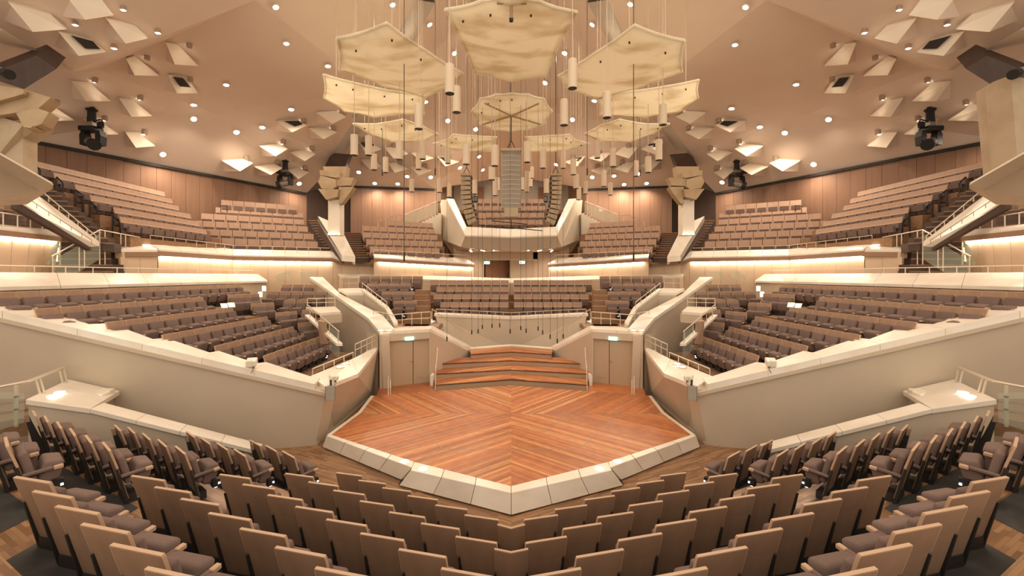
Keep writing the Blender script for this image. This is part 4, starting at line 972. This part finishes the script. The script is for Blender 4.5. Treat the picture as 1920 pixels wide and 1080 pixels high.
# ------------------------------------------------------------ pyramids under the ceiling, each with its lamp
KITES = [([(15, 4), (95, 27), (125, 55), (62, 60)], None, (141, 40)), ([(128, -2), (190, -2), (213, 29), (160, 37)], [(188, 4), (213, 8.5), (208, 22), (196, 13)], (231, 12)),
         ([(198, 34), (254, 48), (277.5, 72), (236, 82)], None, (296, 55)), ([(108, 58), (172, 76), (197.5, 98), (148, 105)], [(133, 66), (174, 77), (188, 92), (160, 91)], (214, 84)),
         ([(236, 110), (252, 105), (299, 142.5), (252.5, 141)], None, (276, 105)), ([(311, 80), (333, 83), (372, 124), (328, 121)], None, (355, 82)),
         ([(315, 141), (350, 144), (372, 175), (332, 175)], [(324, 144), (343, 146.5), (358, 164), (337, 162)], (357, 145)), ([(133, 152), (167, 154), (208, 190), (162, 190)], None, (178, 147)),
         ([(223, 184), (248, 187), (286, 218), (247, 219)], None, (263, 180)), ([(74, 202), (92, 194), (140, 226), (90, 227)], None, (106, 189)),
         ([(156, 223), (187, 227), (222, 252), (187, 253)], None, (196, 219)), ([(235, 248), (258, 248), (291, 274), (255, 277)], None, (271, 245)),
         ([(592.5, 211), (631, 208), (650, 219), (623, 232)], None, (641, 206)), ([(518, 227), (560, 226), (576, 235), (548, 248)], [(533, 227), (560, 226.5), (568, 233), (553, 237)], (569, 223)),
         ([(577.5, 240.5), (613, 239), (632, 248), (607, 261)], None, (625, 237)), ([(486, 274), (520, 270), (540, 279), (517, 293)], None, (531, 263)),
         ([(542, 286), (573, 281), (592, 289), (572, 302)], None, (585, 275)), ([(417, 302), (457, 298), (474, 306), (450, 321)], None, (462, 294)),
         ([(477, 313), (515, 307), (530, 315), (508, 328)], None, (520, 302)), ([(538, 318), (560, 315), (579, 323), (560, 336)], None, (572, 312)),
         ([(672, 266), (700, 270), (715, 280), (688, 290)], [(675, 267), (700, 270), (704, 275), (683, 276)], (684, 260)), ([(721, 277), (748, 275), (765, 289), (738, 297)], None, (738, 271)),
         ([(771, 287), (790, 287), (813, 297), (790, 303)], None, (794, 283)), ([(675, 299), (700, 299), (717, 312), (695, 319)], None, (704, 295)),
         ([(728, 306), (740, 304), (765, 317), (740, 324)], None, (750, 301)), ([(769, 312), (790, 312), (809, 320), (785, 329)], None, (796, 309)),
         ([(820, 294), (838, 296), (860, 304), (835, 312)], [(825, 294.5), (838, 296), (850, 300), (834, 302)], (842, 292))]
o_eye = Vector((0, 0, H))
KR = ranks([k[0][0] for k in KITES], lambda t: t[0], lambda t: 'uppermost' if t[1] < 125 else 'middle' if t[1] < 250 else 'lowest')
for S in (1, -1):
    n = 0
    for q, hole, lp in KITES:
        rs = [hit(u, v, 1) for u, v in q]
        if any(r is None for r in rs): print('kite missed', q[0]); continue
        c = sum((r[0] for r in rs), V(0, 0, 0))/4
        nn = sum((r[1] if r[1].z < 0 else -r[1] for r in rs), V(0, 0, 0)).normalized()
        # flat face: hinged at its upper corners, its tip drops towards the hall
        def fp(u, v, base, drop): return o_eye+(base-o_eye)*(1-drop)
        pts = [fp(*q[0], rs[0][0], .012), fp(*q[1], rs[1][0], .004), fp(*q[2], rs[2][0], .03), fp(*q[3], rs[3][0], .055)]
        foot = [r[0]-nn*.15 for r in rs]
        tq = pts[3]+nn*-1*0
        k = thing('acoustic_pyramid', 'lamplit acoustic pyramid%s, %s inward of the %s ones, %s ceiling' % (' with dark vent' if hole else '', KR[q[0]][0], KR[q[0]][1], side()), 'ceiling panel', 'acoustic pyramids', None)
        pn = (pts[1]-pts[0]).cross(pts[3]-pts[0]).normalized()
        sh = hit(q[3][0]+(q[0][0]-q[1][0])*.8, q[3][1]+(q[0][1]-q[1][1])*.8, 1)
        if sh: foot[3] = sh[0]-nn*.15
        sd_ = MB(); sd_.add(pts+foot, [(0, 1, 5, 4), (1, 2, 6, 5), (2, 3, 7, 6), (3, 0, 4, 7), (4, 5, 6, 7)]); sd_.build('pyramid_body', M['ceil'], k)
        bk_ = [p+(p-o_eye)*-.0012 for p in pts]
        MB().add(bk_+pts, [(0, 1, 2), (0, 2, 3), (0, 1, 5, 4), (1, 2, 6, 5), (2, 3, 7, 6), (3, 0, 4, 7)]).build('lit_face', M['kite'], k)
        if hole and n not in (1,):
            hp = [on_plane(u, v, pts[0], pts[1], pts[3]) for u, v in hole]
            hp = [o_eye+(p-o_eye)*.993 for p in hp]
            MB().prism(hp, (hp[0]-o_eye)*.004).build('vent_opening', M['grille'] if 0 else M['dark'], k)
        n += 1
        r = hit(*lp, 1)
        if r:
            p = r[0]; ln = r[1] if r[1].z < 0 else -r[1]
            L = thing('pyramid_lamp', 'small can lamp beside the lamplit pyramid %s inward of the %s ones, %s ceiling' % (KR[q[0]][0], KR[q[0]][1], side()), 'ceiling lamp', 'pyramid lamps')
            rr = 4.6/F*p.y; aim = (c-p).normalized()
            MB().lathe(p+V(0, 0, -rr*1.5), [(rr, 0), (rr, rr*1.9)], 12).build('lamp_can', M['lampcan'], L)
            if n <= 4: MB().box(p+V(0, 0, -rr*1.55), rr*1.6, rr*1.1, rr*.25).build('lamp_glow', M['strip'], L)
            else: MB().box(p+aim*rr*.9+V(0, 0, -rr*.8), rr*.7, rr*.7, rr*.6).build('lamp_glow', M['strip'], L)
            pp = p+aim*rr*1.6+ln*.9
            sp = spot(V(pp.x*S, pp.y, pp.z), V(c.x*S, c.y, c.z)+Vector((0, 0, 0)), min(4.5, SPOT_W*.4*(pp-c).length**2), 1.9, 1.0, .25)
S = 1
# ------------------------------------------------------------ cream reflector sails over the stage
def sail(outline, depth_of, sag, label, m='reflector', thick=.05, n=14, frame=False):
    """outline: pixel corners; depth_of(u, v) gives each point its depth"""
    pts = [P(u, v, depth_of(u, v)) for u, v in outline]; c = sum(pts, V(0, 0, 0))/len(pts)
    o = thing('reflector_sail', label, 'acoustic sail', 'cream reflector sails')
    N = 6; per = []
    for i in range(len(pts)):
        a, b = pts[i], pts[(i+1) % len(pts)]
        for k in range(n//3): 
            t = k/(n//3); p = lerp(a, b, t); mid = 4*t*(1-t)
            per.append(lerp(p, c, .035*mid))
    m_ = MB(); vs = []; fs = []; R = len(per)
    for j in range(1, N+1):
        t = j/N
        for p in per: vs.append(lerp(c, p, t)+V(0, 0, -sag*(1-t*t)))
    vs.append(c+V(0, 0, -sag)); ci = len(vs)-1
    for i in range(R): fs.append((ci, i, (i+1) % R))
    for j in range(N-1):
        for i in range(R):
            l = (i+1) % R; fs.append((j*R+i, j*R+R+i, j*R+R+l, j*R+l))
    m_.add(vs, fs)
    sk = m_.build('skin', M[m], o, smooth=True)
    md = sk.modifiers.new('solid', 'SOLIDIFY'); md.thickness = thick; md.offset = 1
    MB().tube(per+[per[0]], .05, 6).build('rim', M[m], o)
    for i, p in enumerate(pts[:4]):
        q = lerp(p, c, .25); z = ceil_z(q.x, q.y)
        MB().tube([q, V(q.x, q.y, z+.1)], .012, 4).build('suspension_cable', M['cable2'], o)
        MB().lathe(q+V(0, 0, -sag*.45-.06), [(.03, 0), (.03, .06)], 8).build('fixing', M['dark'], o)
    if frame:
        for a, b in ((1, 7), (5, 11)):
            if b < len(pts): MB().tube([lerp(pts[a], c, .15)+V(0, 0, -.12), c+V(0, 0, -sag-.06), lerp(pts[b], c, .15)+V(0, 0, -.12)], .04).build('frame_bar', M['capital'], o)
    return o
def plane_depth(p3):
    a, b, c = [P(*t) for t in p3]
    def f(u, v):
        return on_plane(u, v, a, b, c).y
    return f
sail([(835, 18), (905, 1), (958, -14), (1010, 2), (1081, 22), (1022, 143), (958, 152), (891, 138)], plane_depth([(835, 18, 12.8), (1081, 22, 12.8), (958, 152, 17.6)]), .25, 'largest cream sail, hanging highest over the centre of the stage')
for nm, ol, pd, sg in (('upper', [(632, 72), (725, 43), (800, 96), (868, 138), (857, 158), (797, 182), (718, 160), (636, 130)], [(632, 72, 13.6), (725, 43, 12.8), (797, 182, 18.6)], .25),
                       ('middle', [(607, 140), (650, 152), (730, 170), (800, 178), (795, 213), (700, 219), (645, 207), (608, 183)], [(607, 140, 16.8), (800, 178, 18.6), (645, 207, 20.0)], .3),
                       ('lower', [(662, 232), (705, 233), (756, 224), (790, 235), (821, 251), (795, 264), (735, 266), (690, 250)], [(662, 232, 21.5), (756, 224, 21.0), (735, 266, 24.5)], .3),
                       ('lowest', [(812, 269), (838, 262), (849, 252), (890, 255), (931, 257), (926, 284), (880, 284), (850, 279)], [(812, 269, 24.5), (849, 252, 23.5), (926, 284, 26.5)], .2)):
    sail(ol, plane_depth(pd), sg, 'cream sail, %s on the left of the stage ring' % nm)
    f = plane_depth(pd)
    olr = [(mu(u), v) for u, v in ol]
    if nm == 'upper': olr = [(mu(u)-2, v+4) for u, v in ol]
    if nm == 'middle': olr = [(1310, 150), (1250, 162), (1180, 172), (1120, 178), (1125, 215), (1210, 221), (1275, 209), (1309, 183)]
    sail(olr, lambda u, v: f(mu(u), v) if 1 else 0, sg, 'cream sail, %s on the right of the stage ring' % nm)
sail([(884, 208), (900, 185), (930, 177), (960, 175), (990, 177), (1020, 185), (1035, 208), (1022, 232), (990, 243), (958, 246), (925, 243), (897, 232)], plane_depth([(884, 208, 21), (1035, 208, 21), (958, 246, 23.5)]), .1, 'brownish oval sail with crossed frame bars, hanging behind the largest', 'reflector', frame=True)
# hardware under the top of the largest sail
o = thing('hoist_bracket', 'dark cross-shaped hoist bracket under the largest cream sail', 'bracket')
MB().tube([P(932, 5, 12.4), P(987, 5, 12.4)], .05).build('cross_bar', M['capital'], o); MB().tube([P(958.5, 5, 12.4), P(958.5, 37, 12.6)], .045).build('stem', M['capital'], o); MB().lathe(P(958.5, 37, 12.6), [(.06, -.05), (.06, .05)], 8).build('knob', M['dark'], o)
# ------------------------------------------------------------ pendant cylinders
PEND = [(834.5, 852, 122, 178), (848.5, 864, 163, 213), (777.5, 793, 196, 244), (657.5, 671, 253, 293), (685, 697.5, 255, 293), (696, 707, 289, 320), (718, 728, 295, 325), (742.5, 755.5, 264, 301), (779.5, 790, 288, 319),
        (786.5, 798.5, 265, 300), (834.5, 845, 277, 308), (867.5, 881, 271, 310), (921, 934.5, 273, 313), (916, 928, 313, 339), (767.5, 776.5, 336, 361), (819, 829, 335, 362), (819, 827, 359, 380), (837.5, 847, 345, 371), (923.5, 933.5, 333, 368),
        (885.5, 895, 338, 365), (933, 938, 333, 358), (982, 994.5, 266, 306), (1012.5, 1023.5, 279, 317), (1051, 1061, 283, 317), (1069.5, 1080, 298, 329), (1075, 1085, 327, 355), (1081, 1090, 350, 376), (1093.5, 1102, 340, 365),
        (1019.5, 1029, 336, 364), (984, 992, 321, 361), (992, 998.5, 323, 351), (994, 1001, 313, 335), (976, 983, 333, 357), (1065, 1082, 112, 168), (1050, 1065, 187, 237), (1130, 1146, 173, 223), (1114.5, 1125.5, 263, 298),
        (1143.5, 1155, 278, 314), (1187, 1197, 302, 332), (1209.5, 1221, 294, 325), (1127, 1137, 320, 351), (1140, 1149, 343, 367), (1236, 1250, 196, 236), (1229, 1241.5, 262, 302)]
PR = ranks(PEND, lambda t: t[0], lambda t: 'large near' if t[1]-t[0] > 13 else 'mid-sized' if t[1]-t[0] > 10.2 else 'small far')
for i, (u0, u1, v0, v1) in enumerate(PEND):
    D = .27*F/(u1-u0)
    if D > 34: D = 34
    r = (u1-u0)/2/F*D; a, b = P((u0+u1)/2, v0, D), P((u0+u1)/2, v1-(u1-u0)*.14, D)
    o = thing('pendant_lamp', 'cream cylinder pendant over the stage, %s from the left of the %s ones' % PR[(u0, u1, v0, v1)], 'pendant light', 'cylinder pendants')
    h = a.z-b.z
    MB().lathe(b, [(r*.93, .04), (r, 0), (r, h-.02), (r*.94, h)], 18).build('shade', M['pend'], o, smooth=False)
    MB().lathe(b+V(0, 0, -.008), [(r*.97, 0), (r*.97, .03)], 18).build('black_baffle', M['black'], o)
    z = ceil_z(a.x, a.y)
    MB().tube([V(a.x, a.y, a.z-.01), V(a.x, a.y, z+.1)], .012, 4).build('cable', M['cable2'], o)
# dark wires of microphones and hoists
WIRES = [(757.8, 0, 490, 14), (884, 345, 322, 26), (958.5, 150, 404, 20), (815, 0, 340, 17), (876, 110, 330, 24), (717, 0, 300, 19), (1188, 0, 490, 14), (1040, 110, 330, 24), (1101, 0, 340, 17), (1200, 0, 300, 19)]
for i, (u, v0, v1, D) in enumerate(sorted([(757.8, 0, 473, 15), (717, 0, 318, 22), (816, 0, 316, 20), (1188, 0, 473, 15), (1200, 0, 318, 22), (1101, 0, 316, 20)])):
    b = P(u, v1, D); z = ceil_z(b.x, b.y)
    o = thing('hanging_wire', 'long dark hanging wire over the stage, %s from the left edge' % ordn(i), 'wire', 'dark hanging wires')
    MB().tube([b, V(b.x, b.y, z+.1)], .014, 4).build('wire', M['cable'], o); MB().tube([b-V(0, 0, .32), b], .03, 6).build('weight', M['black'], o)
MIC = [(884.5, 620, 20), (896.5, 618, 20), (904.5, 610, 20.6), (922.5, 608, 20.6), (937, 607, 20.2), (956.5, 618, 19.6), (976.5, 612, 20.2), (986.5, 617, 20), (1009, 613, 20.2), (1017.5, 620, 20), (1031.5, 628, 19), (1045, 636, 18.4), (1056, 627, 19), (838, 632, 18.5)]
for i, (u, v, D) in enumerate(sorted(MIC)):
    b = P(u, v, D); z = ceil_z(b.x, b.y)
    o = thing('hanging_microphone', 'small black microphone hanging before the rear stage wall, %s from the left' % ordn(i), 'microphone', 'hanging microphones')
    MB().tube([b+V(0, 0, .02), V(b.x, b.y, z+.1)], .007, 4).build('wire', M['cable'], o)
    MB().tube([b-V(0, 0, .18), b-V(0, 0, .06), b+V(0, 0, .02)], .028, 8).build('capsule', M['black'], o)
# ------------------------------------------------------------ loudspeaker arrays
def array(u0, u1, v0, v1, n, D, label, curve=0, sgn=1, front=False):
    o = thing('loudspeaker_array', label, 'speaker array')
    h = (v1-v0)/n
    y = v0; x = 0
    for k in range(n):
        t = k/(n-1); ang = math.radians(35*max(0, t-.25)**1.5)*curve
        dx = curve*22*max(0, t-.35)**1.6*sgn
        w = (u1-u0)/F*D; c = P((u0+u1)/2+dx, y+h/2, D)
        hh = h/F*D*.93
        if front:
            bnd = 10 if False else 0
            for s_, nm_ in ((-1, 'cabinet'), (1, 'cabinet')):
                MB().prism([c+V(0, 0, hh/2+.01), c+V(s_*w/2, .16, hh/2), c+V(s_*w/2, .16, -hh/2), c+V(0, 0, -hh/2-.01)], (0, .35, 0)).build(nm_, M['grille'], o)
                MB().prism([c+V(s_*w/2, .16, hh/2), c+V(s_*w/2, .16, -hh/2), c+V(s_*w*.54, .18, -hh/2), c+V(s_*w*.54, .18, hh/2)], (0, .35, 0)).build('side_plate', M['spk'], o)
            MB().tube([c+V(-w/2, .13, hh*.53), c+V(0, -.03, hh*.53), c+V(w/2, .13, hh*.53)], .012, 4).build('joint', M['white'], o)
        else:
            m4 = Matrix.Rotation(ang*sgn*-1, 4, 'Y')
            def q(x, z): return c+(m4 @ V(x*sgn, 0, z))
            MB().prism([q(-w/2, hh/2), q(w/2, hh*.30), q(w/2, -hh*.30), q(-w/2, -hh/2)], (0, .7, 0)).build('cabinet', M['spk'], o)
            MB().prism([q(w*.42, hh*.28), q(w*.56, hh*.22), q(w*.56, -hh*.22), q(w*.42, -hh*.28)], (0, .5, 0)).build('rear_amplifier', M['black'], o)
            MB().prism([q(-w*.3, hh*.18), q(-w*.12, hh*.18), q(-w*.12, -hh*.05), q(-w*.3, -hh*.05)], (0, -.02, 0)).build('badge', M['grille'], o)
        y += h
    c = P((u0+u1)/2, v0-2, D)
    MB().box(c+V(0, .3, .02), (u1-u0)/F*D*1.1, .7, .12).build('top_frame', M['spk'], o)
    for dx in (-.25, .25): MB().tube([c+V(dx, .3, .05), c+V(0, .3, .55)], .02, 4).build('sling', M['dark'], o)
    MB().tube([c+V(0, .3, .55), V(c.x, c.y+.3, ceil_z(c.x, c.y+.3)+.1)], .03, 5).build('hoist_chain', M['cable'], o)
    return o
array(864, 884, 330, 418, 10, 26, 'curved hanging loudspeaker column left of the central one', 1, 1)
array(1033, 1053, 330, 418, 10, 26, 'curved hanging loudspeaker column right of the central one', 1, -1)
array(941, 976, 283, 390, 12, 21, 'tall grey mesh-fronted loudspeaker column hanging over centre stage', 0, 1, True)
o = thing('loudspeaker_bumper', 'cream box hanging right under the central loudspeaker column', 'speaker'); MB().box(P(958.5, 399, 21.2), .68, .4, .46).build('cabinet', M['spk'], o, bevel=.02); MB().tube([P(958.5, 389, 21.2), P(958.5, 392, 21.2)], .05).build('coupling', M['dark'], o)
for i, (u0, v0, u1, v1) in enumerate(((922, 414, 989, 420.5), (896, 422, 1017.5, 432.5))):
    o = thing('hanging_bar', 'thin black horizontal bar hanging before the gallery front, %s one' % ('upper shorter' if i == 0 else 'lower longer'), 'bar')
    a, b = P(u0, v0, 22), P(u1, v1, 22.6); MB().tube([a, b], .025).build('bar', M['black'], o)
    for e in (a, b, lerp(a, b, .5)): MB().tube([e, V(e.x, e.y, ceil_z(e.x, e.y)+.1)], .007, 4).build('wire', M['cable'], o)
for sgn, u, l in ((1, 892, 'left'), (-1, 1023, 'right')):
    o = thing('small_monitor', 'small dark box loudspeaker tilted beside the %s loudspeaker column' % l, 'speaker')
    MB().box(P(u, 373, 26.3), .22, .25, .42, rx=.3).build('cabinet', M['black'], o, bevel=.02); MB().box(P(u, 373, 26.1), .16, .05, .26, rx=.3).build('grille', M['greymetal'], o)
    MB().tube([P(u, 368, 26.3), P(u-6*sgn, 362, 26.3)], .03).build('bracket', M['greymetal'], o)
# ------------------------------------------------------------ moving-head stage lights under the ceiling
def mover(u, v0, v1, D, label, sgn=1):
    r = hit(u, v0+4, 1 if u < CX else -1)
    if r: D = r[0].y-.15
    o = thing('moving_light', label, 'stage light'); s = (v1-v0)/F*D; t = P(u, v0, D)
    def q(x, y, z): return t+V(x*s*sgn, y*s, -z*s)
    MB().lathe(q(0, 0, .30), [(.085*s, 0), (.075*s, .24*s), (.11*s, .28*s), (.11*s, .30*s)], 14).build('mounting_tube', M['black'], o)
    MB().tube([q(0, 0, .02), V(t.x, t.y, ceil_z(t.x, t.y)+.1)], .06*s, 8).build('stem', M['black'], o)
    MB().box(q(0, 0, .34), .14*s, .12*s, .12*s).build('clamp', M['greymetal'], o)
    MB().box(q(-.02, 0, .46), .36*s, .26*s, .11*s).build('base', M['black'], o, bevel=.02*s, seg=2)
    for x in (-.19, .17): MB().prism([q(x, -.06, .50), q(x+.06, -.06, .50), q(x+.09, -.06, .62), q(x+.07, -.06, .82), q(x-.03, -.06, .82), q(x-.04, -.06, .60)], V(0, .16*s, 0)).build('yoke_arm', M['black'], o)
    MB().tube([q(-.16, .08, .70), q(.0, -.02, .77), q(.17, -.12, .84)], .10*s, 12).build('head', M['greymetal'], o)
    MB().tube([q(.13, -.1, .825), q(.21, -.15, .86)], .125*s, 12).build('lens_barrel', M['black'], o)
    MB().tube([q(.03, 0, .28), q(.22, -.02, .24), q(.27, -.02, .28), q(.27, -.02, .38)], .016*s, 5).build('side_bracket', M['black'], o)
    MB().tube([q(.18, .02, .38), q(.28, -.08, .36)], .065*s, 10).build('side_spotlight', M['black'], o)
mover(172, 205, 287, 17, 'black moving stage light hanging before the brown wall, outer left', 1)
mover(535, 302, 357, 26, 'black moving stage light hanging near the pillar, inner left', -1)
mover(1744, 205, 287, 17, 'black moving stage light hanging before the brown wall, outer right', -1)
mover(1381, 302, 359, 26, 'black moving stage light hanging near the pillar, inner right', 1)
# ------------------------------------------------------------ small things on the ledges (mirrored)
for S in (1, -1):
    sd = side()
    def box_lamp(u, v, D, s, where, rz=.4):
        o = thing('projector_box', 'white boxy lamp housing %s' % where, 'spotlight'); c = P(u, v, D)
        MB().box(c, .34*s, .40*s, .24*s, rz=rz, rx=.15).build('housing', M['white'], o, bevel=.035*s, seg=2)
        MB().box(c+V(.16*s, -.1*s, .0), .10*s, .26*s, .20*s, rz=rz, rx=.15).build('front_hood', M['marble'], o, bevel=.02*s, seg=1)
        MB().tube([c+V(.05, 0, -.1*s), c+V(.05, 0, -.22*s)], .03).build('foot', M['greymetal'], o)
        MB().tube([c+V(.1, -.1, -.1*s), c+V(.14, -.16, -.22*s), c+V(.10, -.2, -.34*s)], .008, 5).build('cable', M['cable'], o)
    box_lamp(472, 679, 11.85, .75, 'on the sloping white coping, %s side block' % sd)
    box_lamp(625.5, 707.5, 12.6, .6, 'on the corner of the white ledge, %s of the stage' % sd, .8)
    box_lamp(192, 741, 10.6, .95, 'on the white slab beside the near seats, %s' % sd, 0)
    o = thing('wall_speaker', 'flat grey loudspeaker hanging from the ledge corner, %s of the stage' % sd, 'speaker')
    c = P(619, 737, 12.0)
    MB().box(c, .26, .14, .40, rz=.5, rx=-.1).build('cabinet', M['greymetal'], o, bevel=.015, seg=1); MB().box(c+V(.035, -.075, 0), .22, .02, .36, rz=.5, rx=-.1).build('grille', M['grille'], o); MB().tube([c+V(0, .05, .2), c+V(-.05, .15, .33)], .03).build('bracket', M['black'], o)
    rail_pts = [P(-40, 733, 8.6), P(53, 715, 9.2), P(122, 688, 10.6)]
    o = railing('pale handrail rising over the round floor lights, near %s wall' % sd, rail_pts, (), .03)
    for (u, v, D), (u2, v2, D2) in (((66, 709, 9.5), (75, 738, 9.5)), ((73, 706, 9.6), (83, 734, 9.6)), ((111, 692, 10.4), (118, 717, 10.4)), ((118, 689, 10.5), (125, 713, 10.5))):
        MB().tube([P(u, v, D), lerp(P(u, v, D), P(u2, v2, D2), .4), P(u2, v2+3, D2)], .022).build('post', M['rail'], o)
    MB().tube([P(30, 723, 9.0), P(30, 800, 9.0)], .035).build('post', M['rail'], o)
    MB().prism(PL([(-20, 735, 8.7), (44, 738, 9.0), (44, 792, 9.0), (-20, 812, 8.7)]), (.012, .012, 0)).build('glass_pane', M['glass'], o)
    for v in (744, 768): MB().box(P(30.5, v, 8.96), .06, .04, .03).build('glass_clamp', M['black'], o)
    fs = struct('floor_side_stair')
    for k in range(3):
        MB().prism(PL([(-60, 800-20*k, 9.0+.5*k), (58, 782-16*k, 9.6+.5*k), (58, 770-16*k, 10.0+.5*k), (-60, 786-20*k, 9.6+.5*k)]), (0, 0, -.4)).build('stair_step', M['step'], fs)
    # lit sheets on the aisle steps of the side block
    for i, (u, v) in enumerate(((420, 572.5), (433.5, 571))):
        o = thing('lit_sheet', 'pale lit sheet lying on the aisle of the %s side block, %s of two' % (sd, 'nearer' if i == 0 else 'farther'), 'sheet')
        MB().prism(PL([(u-7, v-3, 17.4), (u+5, v-3.6, 17.6), (u+7, v+3.5, 17.4), (u-4, v+4, 17.2)]), (0, .01, -.02)).build('sheet_face', M['paper'], o)
        MB().prism(PL([(u-7.6, v-3.6, 17.42), (u+5.6, v-4.2, 17.62), (u+7.6, v+4.1, 17.42), (u-4.6, v+4.6, 17.22)]), (0, .03, -.03)).build('sheet_frame', M['white'], o)
    # round uplights on the diagonal coping
    for i, (u, v, D) in enumerate(((714, 612, 17.05), (729.5, 616, 17.0))):
        o = thing('coping_light', 'round glowing light in the white coping above %s stage door, %s' % (sd, 'left of the pair' if (i == 0) == (S == 1) else 'right of the pair'), 'floor light')
        c = P(u, v, D); c.z = 2.70; MB().lathe(c, [(.10, -.02), (.10, .02)], 14).build('glow_disc', M['strip'], o); MB().lathe(c, [(.125, -.02), (.125, .012)], 14).build('ring', M['rail'], o)
    for i, (u, v) in enumerate(((638, 689), (648, 683))):
        o = thing('coping_light', 'round glowing light let into the stage-side ledge, %s, %s' % (sd, 'nearer' if i == 0 else 'farther'), 'floor light')
        c = P(u, v, 13.95+.3*i); MB().lathe(c, [(.10, -.02), (.10, .03)], 14).build('glow_disc', M['strip'], o); MB().lathe(c, [(.125, -.02), (.125, .02)], 14).build('ring', M['rail'], o)
    # handrail posts beside the stage door
    railing('slim pale posts with rail standing before the %s stage door' % sd, [Pz(728, 706, .42)*1.0+V(0, 0, .0), P(728, 706, 16.6)], [(Pz(728, 741, .42), P(728, 706, 16.4)), (Pz(732, 740, .42), P(732, 712, 16.4))], .02)
    railing('curved pale handrail beside the stage risers, %s end' % sd, [P(816, 733, 16.8), P(817, 690, 17.0), P(819, 672, 17.6), P(820, 652, 18.2)], [(P(817, 733, 16.9), P(817, 690, 17.0))], .018)
    # soffit downlights under the gallery
    for i, (u, v, y) in enumerate(((882, 464.5, 31), (884, 461, 32.5), (907.5, 463.7, 31.5), (903, 467, 30.8), (926, 469, 31))):
        c = P(u, v, y); c.z = 6.78
        o = thing('soffit_light', 'small round light under the gallery, %s side, %s' % (sd, ['outer pair, front', 'outer pair, rear', 'middle pair, rear', 'middle pair, front', 'innermost one'][i]), 'ceiling light', 'lights under the gallery')
        MB().lathe(c, [(.07, -.06), (.07, .05)], 10).build('glowing_disc', M['downlight'], o); MB().lathe(c, [(.09, -.04), (.09, .05)], 10).build('trim_ring', M['white'], o)
        if i in (1, 3, 4): spot(V(c.x*S, c.y, c.z-.1), V(c.x*S, c.y+.5, 4), 60, 2.4, .8, .06)
S = 1
o = thing('camera_dome', 'small dark camera hanging under the gallery near the centre', 'camera'); MB().lathe(P(966.5, 466, 31.5), [(.05, -.12), (.11, -.05), (.12, .03), (.08, .10)], 12).build('dome', M['black'], o); MB().lathe(P(966.5, 463, 31.5), [(.08, 0), (.08, .15)], 10).build('mount', M['white'], o)
o = thing('music_stand', 'small pale wooden desk standing on the gallery, left part', 'desk'); MB().box(P(905, 409, 30.4), .42, .3, .05).build('desk_top', M['edge'], o); [MB().box(P(905, 409, 30.4)+V(x, 0, -.4), .05, .25, .8).build('leg', M['edge'], o) for x in (-.18, .18)]
# ------------------------------------------------------------ put each Empty at the base of what it carries
bpy.context.view_layer.update()
for o in list(SC.objects):
    if o.type == 'EMPTY' and o.parent is None and o.location.length == 0:
        kids = [c for c in o.children if c.type == 'MESH']
        if not kids: continue
        lo = Vector((1e9,)*3); hi = Vector((-1e9,)*3)
        for c in kids:
            for v in c.bound_box:
                for i in range(3): lo[i] = min(lo[i], v[i]); hi[i] = max(hi[i], v[i])
        b = Vector(((lo.x+hi.x)/2, (lo.y+hi.y)/2, lo.z)); o.location = b
        for c in kids: c.location = c.location-b
